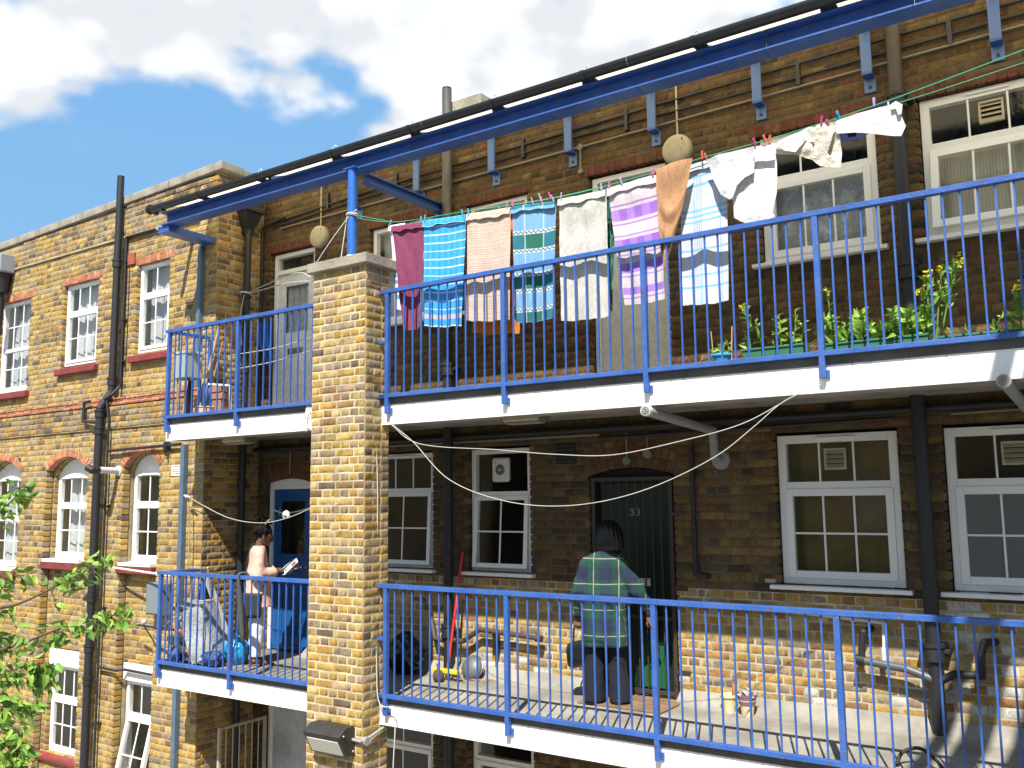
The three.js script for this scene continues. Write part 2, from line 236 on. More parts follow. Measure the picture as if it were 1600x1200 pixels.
// ------------------------------------------------------------------ windows
// o: x0 x1 y0 y1 z (face of frame), top {h, cols, vent}, bot {cols, rows, open}, sill, trickle, curtain, glass
function makeWindow(parent, o, label) {
  const w = sub(parent, 'window', label), { x0, x1, y0, y1, z } = o, fw = o.fw ?? .055, D = .07, pm = o.mat ?? M.pvc, tr = y1 - (o.top ? o.top.h : 0);
  const fr = [rb(x0, x0 + fw, y0, y1, z - D, z), rb(x1 - fw, x1, y0, y1, z - D, z), rb(x0 + fw, x1 - fw, y1 - fw, y1, z - D, z - .001), rb(x0 + fw, x1 - fw, y0, y0 + fw, z - D, z - .001)];
  if (o.top) fr.push(rb(x0 + fw, x1 - fw, tr - fw / 2, tr + fw / 2, z - D, z - .001));
  part(w, 'frame', fr, pm);
  const gl = o.glass ?? M.glass, bw = .018;
  const light = (P, a, b, c, d, zz, cols, rows, g) => { const cw = (b - a) / cols, rh = (d - c) / rows;
    for (let i = 0; i < cols; i++) for (let j = 0; j < rows; j++) { const m = shade(new THREE.Mesh(new THREE.PlaneGeometry(cw, rh), g)); m.position.set(a + cw * (i + .5), c + rh * (j + .5), zz - .016); m.name = 'pane'; P.add(m); }
    for (let i = 1; i < cols; i++) part(P, 'glazing_bar', rb(a + cw * i - bw / 2, a + cw * i + bw / 2, c, d, zz - .020, zz - .006), pm);
    for (let j = 1; j < rows; j++) part(P, 'glazing_bar', rb(a, b, c + rh * j - bw / 2, c + rh * j + bw / 2, zz - .021, zz - .007), pm); };
  if (o.top) light(w, x0 + fw, x1 - fw, tr + fw / 2, y1 - fw, z, o.top.cols, o.top.rows ?? 1, o.top.glass ?? gl);
  if (o.bot) { // opening sash, hung at its top edge; its parts are sub-parts of the window
    const a = x0 + fw * .75, b = x1 - fw * .75, c = y0 + fw * .7, d = tr - fw * .35, sf = o.sf ?? .05, th = o.bot.open ?? 0, zf = z + .012;
    const tmp = new THREE.Group();
    part(tmp, 'sash', [rb(a, a + sf, c, d, zf - .055, zf), rb(b - sf, b, c, d, zf - .055, zf), rb(a + sf, b - sf, c, c + sf, zf - .055, zf - .001), rb(a + sf, b - sf, d - sf, d, zf - .055, zf - .001)], pm);
    light(tmp, a + sf, b - sf, c + sf, d - sf, zf - .004, o.bot.cols, o.bot.rows, o.bot.glass ?? gl);
    const R4 = new THREE.Matrix4().makeTranslation(0, d, zf).multiply(new THREE.Matrix4().makeRotationX(-th)).multiply(new THREE.Matrix4().makeTranslation(0, -d, -zf));
    for (const m of tmp.children.slice()) { m.applyMatrix4(R4); w.add(m); }
  }
  if (o.sill) part(w, 'sill', [rb(x0 - (o.sx ?? .09), x1 + (o.sx ?? .07), y0 - .045, y0 - .008, z - .06, z + (o.sd ?? .13), .006)], o.sillMat ?? pm);
  if (o.trickle !== false) part(w, 'trickle_vent', [rb((x0 + x1) / 2 - .17, (x0 + x1) / 2 + .17, y1 - .045, y1 - .022, z - .002, z + .014, .005)], pm);
  if (o.vent) { const [vx, vy] = o.vent, s = .095, z1 = z + .02, f = [rb(vx - s, vx + s, vy + s - .018, vy + s, z - .02, z1), rb(vx - s, vx + s, vy - s, vy - s + .018, z - .02, z1), rb(vx - s, vx - s + .018, vy - s + .018, vy + s - .018, z - .02, z1), rb(vx + s - .018, vx + s, vy - s + .018, vy + s - .018, z - .02, z1)];
    part(w, 'vent_frame', f, M.lampcream); for (let i = 0; i < 4; i++) { const y = vy - s + .036 + i * .041; part(w, 'louvre', [bar(V(vx - s + .018, y, z + .002), V(vx + s - .018, y, z + .002), .004, .042, V(0, 1, -.9).normalize())], M.lampcream); } part(w, 'vent_back', [bx(vx - s + .018, vx + s - .018, vy - s + .018, vy + s - .018, z - .019, z - .012)], M.dark); }
  if (o.curtain) { const g = new THREE.PlaneGeometry(x1 - x0 - .08, y1 - y0 - .06, 60, 1), p = g.attributes.position, r = rng((x0 * 1000 | 0) + 9); const f = 26 + r() * 8; for (let i = 0; i < p.count; i++) p.setZ(i, Math.sin(p.getX(i) * f + r() * .4) * .014); g.computeVertexNormals(); g.translate((x0 + x1) / 2, (y0 + y1) / 2 + (o.curtainY ?? 0), z - .16); part(w, 'curtain', uvm(g), o.curtain); }
  return w;
}
const netMat = new THREE.MeshPhysicalMaterial({ color: C(.72, .73, .74), roughness: 1, side: THREE.DoubleSide, transmission: .35, thickness: 0, map: rep(fineMap, 3) });
const laceMat = new THREE.MeshPhysicalMaterial({ color: C(.80, .82, .84), roughness: 1, side: THREE.DoubleSide, transmission: .3, thickness: 0, map: rep(dtex(256, 256, (u, v) => { const p = sstep(.54, .64, tfbm(u, v, 10, 3, 5)) * .5 + sstep(.6, .7, tfbm(u, v, 22, 2, 15)) * .4; return clamp(.50 + .4 * p + .1 * (tfbm(u, v, 60, 2, 9) - .5)); }, true), 1.2) });
const reflectPaintMat = mat([.15, .095, .022], { side: THREE.DoubleSide, map: rep(stainMap, 2) });  // brown sheet inside the window, painting a reflection of brick
const blindMat = mat([.50, .46, .34], { side: THREE.DoubleSide, map: rep(dtex(64, 8, u => .7 + .3 * Math.abs(Math.sin(u * 6.283 * 4)), true), 5, 1) });
const curtMat = mat([.55, .56, .56], { side: THREE.DoubleSide, map: rep(fineMap, 2) });
// ------------------------------------------------------------------ ground and the yard around (the first floor walkway is at y = -0.075)
const GROUND = -2.95, FLOOR = -0.075, WALL = -1.52, ZU = -0.75, ZL = -0.64, XS = -3.68;
struct('ground', bx(-300, 300, GROUND - .3, GROUND, -300, 300), mat([.40, .38, .35], { roughness: .95, map: rep(stainMap, .25) }));

// ------------------------------------------------------------------ left wing
{
  const b = thing('apartment_wing', 'sunlit yellow brick wing with arched windows and red sills at the left', 'building');
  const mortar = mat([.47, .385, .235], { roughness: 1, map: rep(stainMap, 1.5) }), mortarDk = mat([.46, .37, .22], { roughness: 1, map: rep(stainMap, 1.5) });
  const panels = [[-5.41, -4.60], [-7.38, -6.30], [-9.24, -8.13]], SPR = 2.33, RISE = .20;
  const wins = [[-9.27, -8.32, 3.63, 5.15], [-7.34, -6.42, 3.88, 5.19], [-5.44, -4.69, 3.90, 5.22]];
  const arched = [[-5.40, -4.70, 1.03], [-7.33, -6.38, 1.03], [-9.20, -8.17, .86]];
  const low = [[-5.39, -4.73, -2.0, -.29], [-7.24, -6.38, -1.72, -.25]];
  // cores
  part(b, 'wall', [core(rect(-14, XS - .26, GROUND, 2.9), panels.map(([p, q]) => archPts(p - .03, q + .03, GROUND + .01, SPR, RISE + .02)), ZL - .10, ZL + .0003)], mortar);
  part(b, 'wall', [core(rect(-14, XS - .26, GROUND, 6.1), [...wins.map(([x0, x1, y0, y1]) => rect(x0 - .02, x1 + .02, y0 - .02, y1 + .02)), ...arched.map(([x0, x1, y0]) => archPts(x0 - .02, x1 + .02, y0 - .02, SPR - .05, RISE + .04)), ...low.map(([x0, x1, y0, y1]) => rect(x0 - .02, x1 + .02, y0 - .02, y1 + .02))], ZU - .26, ZU + .0003),
    bx(XS - .25, XS + .0003, GROUND, 6.05, -1.52, ZU + .0005), bx(XS - .25, XS + .0003, GROUND, 2.95, ZU + .0005, ZL + .0005)], mortarDk);
  part(b, 'inner_wall', [bx(-14, XS - .26, GROUND, 6.05, -6.2, -6), bx(-14.2, -14, GROUND, 6.05, -6, ZU), bx(-14, XS - .26, 5.45, 5.6, -6, ZU - .27), bx(-14, XS - .26, 2.75, 2.85, -6, ZU - .27), bx(-14, XS - .26, -.1, 0, -6, ZU - .27), bx(XS - .9, XS - .86, GROUND, 5.4, -6, ZU - .27), bx(-6.0, -5.95, GROUND, 5.4, -6, ZU - .27), bx(-7.9, -7.85, GROUND, 5.4, -6, ZU - .27), bx(-14, XS - .26, GROUND, 5.4, -2.6, -2.55)], M.lightroom);
  // bricks
  const stainShade = (u, v, w, axis) => { const n = fbm3(u * .8, v * .8, 3, 3), e = {}; if (v > 5.7) { e.greyb = 12; e.tan = 6; e.dark = 5; e.brown = 6; e.pink = 2; e.pale = 1; e.yellow = 4; } else if (v > 3.6) { e.greyb = 5; e.brown = 4; e.dark = 2.5; } else if (v > 2.85 && v < 3.6) { e.greyb = 4; e.dark = 1; } if (n > .52) { e.greyb = (e.greyb ?? 2) + 6; e.dark = (e.dark ?? 1) + 2.5; e.brown = 4; } if (axis === 'x') { e.yellow = 2; e.pale = 0; e.brown = 10; e.ochre = 8; e.greyb = 5; e.dark = 4; } if (v < .9) e.dark = .4; return e; };  // end face in the recess gets darker bricks, painting its shade
  const bw = new BrickWork(11, picker({ yellow: 11, pale: 4, ochre: 8, tan: 5, greyb: 3, brown: 2, dark: 1.2, pink: .6 }, stainShade));
  const cutPanels = (a, c) => panels.map(([p, q]) => { const h = archHalf(p, q, SPR, RISE + .11, (a + c) / 2), m = (p + q) / 2; return [m - h, m + h]; }).filter(g => g[1] > g[0]);
  bw.face(-10.4, XS, -1.95, 2.88, ZL, 'z', cutPanels);
  for (const [p, q] of panels) bw.face(p + .004, q - .004, -1.95, 2.5, ZU, 'z', (a, c) => { const v = (a + c) / 2, g = []; for (const [x0, x1, y0] of arched) if (v > y0 - .01) { const h = archHalf(x0, x1, SPR - .05, RISE + .04, v); if (h) g.push([(x0 + x1) / 2 - h, (x0 + x1) / 2 + h]); } for (const [x0, x1, y0, y1] of low) if (v > y0 && v < y1) g.push([x0, x1]);
    const hp = archHalf(p, q, SPR, RISE, v), m = (p + q) / 2; g.push([p - 1, m - hp], [m + hp, q + 1]); return g; });
  for (const [p, q] of panels) voussoirs(bw, p, q, SPR, RISE, .115, ZL, 17, ['terra', 'terra', 'red']);
  bw.face(-10.4, XS, 3.33, 5.70, ZU, 'z', (a, c) => { const v = (a + c) / 2, g = []; for (const [x0, x1, y0, y1] of wins) { if (v > y0 && v < y1) g.push([x0, x1]); if (v > y1 - .03 && v < y1 + .105) g.push([x0 - .05, x1 + .10]); } return g; });
  for (const [x0, x1, , y1] of wins) lintel(bw, x0 - .05, x1 + .10, y1, .112, ZU, 13, 'z', ['terra', 'terra', 'red']);
  bw.face(-10.4, XS, 5.70, 6.27, ZU + .025, 'z', (a, c) => { const lim = -9.33 + (c - 6.09) / .16 * 5.7; return lim > -10 ? [[-11, lim]] : []; });
  bw.pick = picker({ greyb: 8, tan: 5, dark: 2, brown: 3, ochre: 3 }); bw.face(-10.4, XS, 2.88, 3.205, -.61, 'z');
  bw.pick = picker({ terra: 6, red: 1, pink: 1 }); bw.face(-10.4, XS, 3.205, 3.27, -.625, 'z'); bw.face(-10.4, XS, 3.27, 3.335, -.67, 'z');
  bw.pick = picker({ yellow: 7, pale: 3, ochre: 8, tan: 4, greyb: 4, brown: 4, dark: 1 }, stainShade);
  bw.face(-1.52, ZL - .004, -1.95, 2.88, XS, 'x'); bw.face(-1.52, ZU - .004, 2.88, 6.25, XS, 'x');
  bw.list.forEach(k => { if (k.lint) k.boost = 3; });
  bw.build(b, 300, k => k.lint ? 'lintel_brick' : 'brick');
  part(b, 'core_strip', [bx(-14, XS - .002, 2.885, 3.20, ZL - .011, -.614), bx(-14, XS - .002, 3.20, 3.33, ZU, -.682)], mortarDk);
  // coping slabs along the parapet and back along its end
  for (let i = 0; i < 9; i++) { const x0 = -14.0 + i * 1.16, x1 = x0 + 1.15, y = x => 6.165 + (x + 6.45) * .0255; const g = rb(x0, x1, 0, .118, -1.06, ZU + .055, .012), p = g.attributes.position; for (let k = 0; k < p.count; k++) p.setY(k, p.getY(k) + y(p.getX(k))); g.computeVertexNormals(); part(b, 'coping_stone', g, M.stone); }
  part(b, 'coping_stone', [rb(XS - .36, XS + .055, 6.237, 6.355, -1.62, -1.065, .012)], M.stone);
  part(b, 'parapet', [bx(-14, XS - .013, 6.05, 6.16, -1.03, ZU - .02), bx(-14, XS - .013, 5.68, 6.06, ZU - .02, ZU + .0255)], mortarDk);
  // windows
  const z = ZU - .05;
  makeWindow(b, { x0: wins[0][0], x1: wins[0][1], y0: 3.66, y1: wins[0][3], z, top: { h: .80, cols: 3, rows: 2 }, curtain: netMat }, 'white sash window with net curtain at the far left');
  makeWindow(b, { x0: wins[1][0], x1: wins[1][1], y0: 3.93, y1: wins[1][3], z, top: { h: .44, cols: 3 }, bot: { cols: 3, rows: 2 }, curtain: curtMat });
  makeWindow(b, { x0: wins[2][0], x1: wins[2][1], y0: 3.95, y1: wins[2][3], z, top: { h: .44, cols: 2 }, bot: { cols: 2, rows: 2 }, curtain: netMat });
  { const w = b.children.filter(c => c.name === 'window')[0]; // lower half of the sash window: three by two small panes on a slid-up sash
    const [x0, x1] = wins[0], a = x0 + .09, c = x1 - .09; part(w, 'sash', [rb(a - .04, a, 3.70, 4.38, z - .05, z - .012), rb(c, c + .04, 3.70, 4.38, z - .05, z - .012), rb(a, c, 3.70, 3.745, z - .05, z - .012), rb(a, c, 4.34, 4.38, z - .05, z - .012)], M.pvc);
    for (let i = 0; i < 3; i++) for (let j = 0; j < 2; j++) { const m = shade(new THREE.Mesh(new THREE.PlaneGeometry((c - a) / 3, .297), M.glass)); m.position.set(a + (c - a) / 3 * (i + .5), 3.745 + .297 * (j + .5), z - .03); m.name = 'pane'; w.add(m); }
    for (let i = 1; i < 3; i++) part(w, 'glazing_bar', rb(a + (c - a) / 3 * i - .009, a + (c - a) / 3 * i + .009, 3.745, 4.34, z - .034, z - .02), M.pvc); part(w, 'glazing_bar', rb(a, c, 4.033, 4.051, z - .036, z - .022), M.pvc); }
  for (const [x0, x1, y0] of wins) part(b, 'window_sill', [rb(x0 - .06, x1 + .09, y0 - .10, y0 + .0, ZU - .08, ZU + .085, .015)], M.redpaint);
  arched.forEach(([x0, x1, y0], i) => {
    makeWindow(b, { x0, x1, y0: y0 + .02, y1: 2.27, z, top: { h: i === 2 ? .62 : .43, cols: i ? 3 : 2 }, bot: { cols: i ? 3 : 2, rows: 2 }, curtain: i === 1 ? curtMat : i === 2 ? netMat : undefined });
    const pts = archPts(x0, x1, 2.27, SPR - .055, RISE + .03); part(b, 'arched_board', core(pts, [], z - .05, z - .004), M.pvc);
    part(b, 'window_ledge', [rb(x0 - .02, x1 + .0, y0 - .03, y0 + .015, ZU - .1, ZL + .035, .004)], M.pvc); part(b, 'window_sill', [rb(x0 - .08, x1 + .02, y0 - .13, y0 - .03, ZU - .08, ZL + .03, .012)], M.redpaint);
  });
  makeWindow(b, { x0: low[1][0], x1: low[1][1], y0: low[1][2] + .02, y1: -.48, z, top: { h: .46, cols: 3 }, bot: { cols: 3, rows: 2 }, trickle: false });
  makeWindow(b, { x0: low[0][0], x1: low[0][1], y0: low[0][2] + .02, y1: -.52, z, top: { h: .46, cols: 2 }, bot: { cols: 2, rows: 2, open: .22 }, trickle: false });
  part(b, 'window_board', [rb(low[1][0], low[1][1], -.479, -.25, z - .06, ZU + .01)], M.pvc); part(b, 'window_board', [rb(low[0][0], low[0][1], -.519, -.29, z - .06, ZU + .01)], M.pvc);
  part(b, 'window_sill', [cyl(V(-7.48, -1.78, ZU), V(-6.3, -1.78, ZU), .07)], M.redpaint);
  // terracotta vent brick beside the top right window, and the louvred air brick
  part(b, 'vent_brick', [rb(-5.665, -5.50, 5.25, 5.42, ZU - .02, ZU + .035, .006)], mat([.36, .09, .05], { map: rep(grainMap, 4) }));
  const ab = sub(b, 'air_brick'); part(ab, 'frame', [rb(-4.335, -4.105, 2.19, 2.335, ZL - .03, ZL - .004)], M.dark); for (let i = 0; i < 5; i++) part(ab, 'slat', rb(-4.335, -4.105, 2.192 + i * .031, 2.206 + i * .031, ZL - .004, ZL + .012, .003), M.pvc); for (let i = 0; i < 6; i++) part(ab, 'slat', rb(-4.33 + i * .042, -4.318 + i * .042, 2.19, 2.335, ZL - .004, ZL + .009, .003), M.pvc);
}

// ------------------------------------------------------------------ main block behind the walkways
const mainBuilding = thing('apartment_block', 'shaded brown brick block behind the blue balconies with white windows and doors', 'building');
{
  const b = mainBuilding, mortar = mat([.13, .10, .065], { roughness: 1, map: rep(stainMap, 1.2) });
  const opens = [[-1.62, -.64, 1.03, 2.40], [-.12, .71, 1.03, 2.41], [3.40, 4.46, 1.03, 2.40], [4.81, 5.87, 1.03, 2.40], [-1.66, -.64, 3.98, 5.26], [-.12, .72, 3.98, 5.26], [1.52, 2.41, 2.83, 5.27], [3.37, 4.44, 3.99, 5.26], [4.80, 5.87, 3.99, 5.26], [-3.52, -2.66, 2.83, 5.24], [-3.45, -2.60, -2.9, -.50], [-1.62, -.64, -1.85, -.48], [-.12, .71, -1.85, -.48]];
  const arches = [[1.45, 2.38, -.08, 2.07, .07], [-3.52, -2.66, -.08, 2.08, .06]];
  const holes = [...opens.map(([a, c, y0, y1]) => rect(a - .02, c + .02, y0 - .02, y1 + .02)), ...arches.map(([a, c, y0, ys, r]) => archPts(a - .02, c + .02, y0 - .02, ys, r + .02))];
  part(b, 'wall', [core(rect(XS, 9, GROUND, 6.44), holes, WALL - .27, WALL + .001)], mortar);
  part(b, 'inner_wall', [bx(XS, 9, GROUND, 6.4, -6.2, -6), bx(9, 9.2, GROUND, 6.4, -6, WALL - .02), bx(XS, 9, 6.3, 6.4, -6, WALL - .28), bx(XS, 9, 2.7, 2.8, -6, WALL - .28), bx(XS, 9, -.2, -.09, -6, WALL - .28), bx(1.0, 1.05, GROUND, 6.3, -6, WALL - .28), bx(-2.2, -2.15, GROUND, 6.3, -6, WALL - .28), bx(3.0, 3.05, GROUND, 6.3, -6, WALL - .28), bx(4.6, 4.65, GROUND, 6.3, -6, WALL - .28), bx(XS - .05, XS, GROUND, 6.3, -6, WALL - .28)], M.room);
  const stainShade = (u, v, w) => { const e = {}, n = fbm3(u * .9, v * .9, 11, 3); if (v > 2.6) { for (const k in w) e[k] = 0; e.b1 = 5; e.b2 = 5; e.b3 = 3; e.b4 = 1.2; e.b5 = 2; e.b6 = 3; } else if (v > .95 || v < -.09) { for (const k in w) e[k] = 0; e.b1 = 3; e.b2 = 5; e.b3 = 3; e.b4 = 1.5; e.b5 = 6; e.b6 = 1; if (u < 1.45) { e.b4 = 5; e.b5 = 2; e.sootShade = 1.5; e.b3 = 5; } if (u < -.7) { e.b4 = 9; e.b1 = 5; e.sootShade = 9; e.b2 = 2; e.b5 = 0; e.brown = 0; } }  // leftmost bricks darkened to paint the recess shade; other dark patches are weathering
    if (n > .56) { e.b4 = 4; e.b3 = 5; } if (v < 2.6 && v > .6 && u > .72 && u < 1.45) { e.b4 = 8; e.b3 = 8; e.sootShade = 2; } if (v > -.09 && v < .95) { for (const k in w) e[k] = 0; e.yellow = 4; e.ochre = 4; e.tan = 5; e.pale = 2; e.greyb = 3; e.rust = 1.5; e.brown = 2; e.pink = 1; e.b4 = e.b3 = 0; } if (v > 0 && v < .16) { e.white = 9; e.greyb = 6; } if (u > 4.7 && v < 1.03 && v > -.1) e.white = 10; return e; };
  const bw = new BrickWork(23, picker({ ochre: 7, yellow: 4, brown: 5, tan: 2.5, greyb: 2, dark: 1, rust: 2, pink: .6 }, stainShade), { y0: .015 });
  const lint = [[-1.72, -.54, 5.26], [-.22, .80, 5.26], [1.44, 2.49, 5.27], [3.29, 4.54, 5.26], [4.72, 5.97, 5.26], [-3.60, -2.58, 5.24]];
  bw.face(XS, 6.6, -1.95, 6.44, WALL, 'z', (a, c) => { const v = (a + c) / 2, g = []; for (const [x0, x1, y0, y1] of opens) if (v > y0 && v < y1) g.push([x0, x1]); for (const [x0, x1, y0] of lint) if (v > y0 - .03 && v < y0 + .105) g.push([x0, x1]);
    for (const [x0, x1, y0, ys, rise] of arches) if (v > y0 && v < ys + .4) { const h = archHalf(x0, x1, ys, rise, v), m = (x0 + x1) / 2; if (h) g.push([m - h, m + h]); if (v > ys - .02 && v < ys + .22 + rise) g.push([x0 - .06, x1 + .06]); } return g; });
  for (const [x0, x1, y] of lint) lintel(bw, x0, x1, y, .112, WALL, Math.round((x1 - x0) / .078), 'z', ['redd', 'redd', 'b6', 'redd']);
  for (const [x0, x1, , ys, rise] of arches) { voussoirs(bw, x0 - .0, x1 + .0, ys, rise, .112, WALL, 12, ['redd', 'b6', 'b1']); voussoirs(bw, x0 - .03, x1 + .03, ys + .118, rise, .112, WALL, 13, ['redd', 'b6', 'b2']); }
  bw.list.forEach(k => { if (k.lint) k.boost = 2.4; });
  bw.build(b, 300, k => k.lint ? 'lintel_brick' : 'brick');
  part(b, 'coping_stone', [rb(-.36, .13, 6.445, 6.585, WALL - .34, WALL + .05, .01)], M.stone);
  const z = WALL - .05, S = { sill: true };
  makeWindow(b, { ...S, x0: -1.60, x1: -.655, y0: 1.055, y1: 2.395, z, top: { h: .44, cols: 3 }, bot: { cols: 2, rows: 2, open: .05 } });
  makeWindow(b, { ...S, x0: -.11, x1: .70, y0: 1.055, y1: 2.40, z, top: { h: .50, cols: 1 }, bot: { cols: 2, rows: 2, open: .07 } }, 'white window with a round extractor fan in its top pane');
  makeWindow(b, { ...S, x0: 3.41, x1: 4.45, y0: 1.06, y1: 2.39, z, top: { h: .46, cols: 3 }, bot: { cols: 3, rows: 2 }, vent: [3.925, 2.165], curtain: reflectPaintMat, fw: .075, sf: .065 });  // its curtain is an added brown sheet in place of reflected brick
  makeWindow(b, { ...S, x0: 4.82, x1: 5.86, y0: 1.06, y1: 2.39, z, top: { h: .46, cols: 3 }, bot: { cols: 3, rows: 2, glass: M.frosted }, vent: [5.33, 2.165], fw: .075, sf: .065 });
  makeWindow(b, { ...S, x0: -1.65, x1: -.65, y0: 4.005, y1: 5.255, z, top: { h: .44, cols: 3 }, bot: { cols: 3, rows: 2 }, curtain: curtMat });
  makeWindow(b, { ...S, x0: -.11, x1: .71, y0: 4.005, y1: 5.255, z, top: { h: .50, cols: 2 }, bot: { cols: 2, rows: 2 } });
  makeWindow(b, { ...S, x0: 3.38, x1: 4.43, y0: 4.015, y1: 5.255, z, top: { h: .44, cols: 3 }, bot: { cols: 3, rows: 1 }, curtain: laceMat, curtainY: -.35, fw: .075, sf: .065 }, 'white window with a lace curtain and dark top panes');
  makeWindow(b, { ...S, x0: 4.81, x1: 5.86, y0: 4.015, y1: 5.255, z, top: { h: .44, cols: 3 }, bot: { cols: 3, rows: 2, open: .17 }, vent: [5.36, 5.03], curtain: blindMat, curtainY: -.38, fw: .075, sf: .065 }, 'white window tilted open at the bottom over a striped blind');
  makeWindow(b, { ...S, x0: -1.60, x1: -.655, y0: -1.82, y1: -.49, z, top: { h: .46, cols: 2 }, bot: { cols: 2, rows: 2 }, trickle: false });
  makeWindow(b, { ...S, x0: -.11, x1: .70, y0: -1.82, y1: -.49, z, top: { h: .46, cols: 1 }, bot: { cols: 2, rows: 2 }, vent: [.30, -.66], trickle: false });
  { const w = b.children.filter(c => c.name === 'window')[1], c = V(.305, 2.165, z); // kitchen extractor in the top pane
    part(w, 'extractor_fan', [rb(c.x - .115, c.x + .115, c.y - .135, c.y + .135, z - .02, z + .035, .03)], M.white); part(w, 'fan_grille', [cyl(c.clone().setZ(z + .034), c.clone().setZ(z + .038), .062, .062, 20)], M.dark); for (let i = 0; i < 3; i++) { const t = new THREE.TorusGeometry(.02 + i * .018, .004, 5, 24); t.translate(c.x, c.y, z + .04); part(w, 'fan_ring', t.toNonIndexed(), M.lampcream); } part(w, 'fan_hub', [ball(c.clone().setZ(z + .038), .012)], M.pvc); }
  part(b, 'mortar_skim', [[XS, -3.55], [-2.63, 1.42], [2.41, 6.6]].map(([p, q]) => bx(p, q, -.2, .98, WALL - .01, WALL + .0018)), mat([.50, .465, .38], { roughness: 1, map: rep(stainMap, 1.4) }));
  // doors
  const door = (name, x0, x1, y0, y1, mm, fm, o = {}) => { const d = sub(b, name, o.label), zz = WALL - .085, f = .055;
    part(d, 'frame', [rb(x0, x0 + f, y0, y1, zz - .07, zz + .03), rb(x1 - f, x1, y0, y1, zz - .07, zz + .03), rb(x0 + f, x1 - f, y1 - f, y1, zz - .07, zz + .029)], fm);
    const a = x0 + f + .004, c = x1 - f - .004; let t = y1 - f - .004;
    if (o.transom) { part(d, 'transom_bar', [rb(x0 + f, x1 - f, t - o.transom - .06, t - o.transom, zz - .065, zz + .028)], fm); const m = part(d, 'transom_pane', [bx(x0 + f, x1 - f, t - o.transom, t, zz - .03, zz - .024)], M.glass); part(d, 'transom_back', [bx(x0 + f, x1 - f, t - o.transom, t, zz - .064, zz - .06)], M.dark); t -= o.transom + .064; }
    if (o.glass) { const [g0, g1] = o.glass, s = .11; part(d, 'leaf', [rb(a, a + s, y0 + .01, t, zz - .045, zz), rb(c - s, c, y0 + .01, t, zz - .045, zz), rb(a + s, c - s, g1, t, zz - .045, zz - .0005), rb(a + s, c - s, y0 + .01, g0, zz - .045, zz - .0005)], mm);
      part(d, 'glazing_bead', [rb(a + s, a + s + .018, g0, g1, zz - .03, zz - .004), rb(c - s - .018, c - s, g0, g1, zz - .03, zz - .004), rb(a + s + .018, c - s - .018, g0, g0 + .018, zz - .03, zz - .004), rb(a + s + .018, c - s - .018, g1 - .018, g1, zz - .03, zz - .004)], mm);
      part(d, 'door_pane', [bx(a + s + .018, c - s - .018, g0 + .018, g1 - .018, zz - .026, zz - .02)], M.glass); if (o.curtain) { const g = new THREE.PlaneGeometry(c - a - .2, g1 - g0, 40, 1), p = g.attributes.position; for (let i = 0; i < p.count; i++) p.setZ(i, Math.sin(p.getX(i) * 55) * .01); g.computeVertexNormals(); g.translate((a + c) / 2, (g0 + g1) / 2, zz - .06); part(d, 'curtain', uvm(g.toNonIndexed()), curtMat); } }
    else part(d, 'leaf', [rb(a, c, y0 + .01, t, zz - .045, zz)], mm);
    if (o.slot) { part(d, 'letter_plate', [rb((a + c) / 2 - .15, (a + c) / 2 + .15, o.slot, o.slot + .075, zz - .002, zz + .008, .004)], o.slotMat ?? M.metal); if (!o.slotMat) part(d, 'letter_flap', [rb((a + c) / 2 - .11, (a + c) / 2 + .11, o.slot + .018, o.slot + .05, zz + .008, zz + .012, .002)], M.conduit); }
    return d; };
  const blue = mat([.012, .105, .33], { roughness: .35, map: rep(fineMap, 1) });
  const bd = door('door', -3.50, -2.68, FLOOR, 2.06, blue, M.pvc, { glass: [1.14, 1.86], slot: .96, slotMat: M.metal, label: 'blue front door with a dark glass upper panel' });
  part(bd, 'arched_head', core(archPts(-3.50, -2.68, 2.061, 2.085, .055), [], WALL - .15, WALL - .06), M.pvc);
  const zz = WALL - .085; part(bd, 'panel_moulding', [rb(-3.27, -3.25, .12, .62, zz, zz + .012), rb(-2.93, -2.91, .12, .62, zz, zz + .012), rb(-3.25, -2.93, .60, .62, zz, zz + .012), rb(-3.25, -2.93, .12, .14, zz, zz + .012)], blue);
  part(bd, 'weather_bar', [rb(-3.44, -2.74, FLOOR + .012, FLOOR + .075, zz, zz + .03)], blue); part(bd, 'latch', [cyl(V(-2.79, 1.0, zz), V(-2.79, 1.0, zz + .03), .02)], M.metal);
  const greyw = mat([.84, .84, .87], { roughness: .4, map: rep(fineMap, 1) });
  door('door', -3.50, -2.68, 2.83, 5.225, greyw, M.pvc, { transom: .17, glass: [4.10, 4.78], slot: 3.82, curtain: true, label: 'grey white front door with curtained glass and letter plate' });
  door('door', 1.53, 2.40, 2.83, 5.25, mat([.84, .81, .74], { roughness: .45, map: rep(fineMap, 1) }), M.pvc, { transom: .17, label: 'plain cream front door behind the hanging laundry' });
  door('door', -3.44, -2.61, -2.9, -.51, mat([.55, .58, .62], { roughness: .5, map: rep(stainMap, .8) }), M.pvc, { label: 'white ground floor door under the lower balcony' });
  const gd = door('door', 1.46, 2.37, FLOOR, 2.05, mat([.006, .024, .015], { roughness: .45, map: rep(fineMap, 1) }), mat([.02, .016, .014], { roughness: .5 }), { slot: .97, slotMat: M.white, label: 'dark green front door behind a barred gate' });
  part(gd, 'sunlit_panel', [rb(1.96, 2.24, .0, .40, zz, zz + .012)], mat([.012, .095, .045], { roughness: .4 }));  // brighter green paints the sunlight on this part of the door
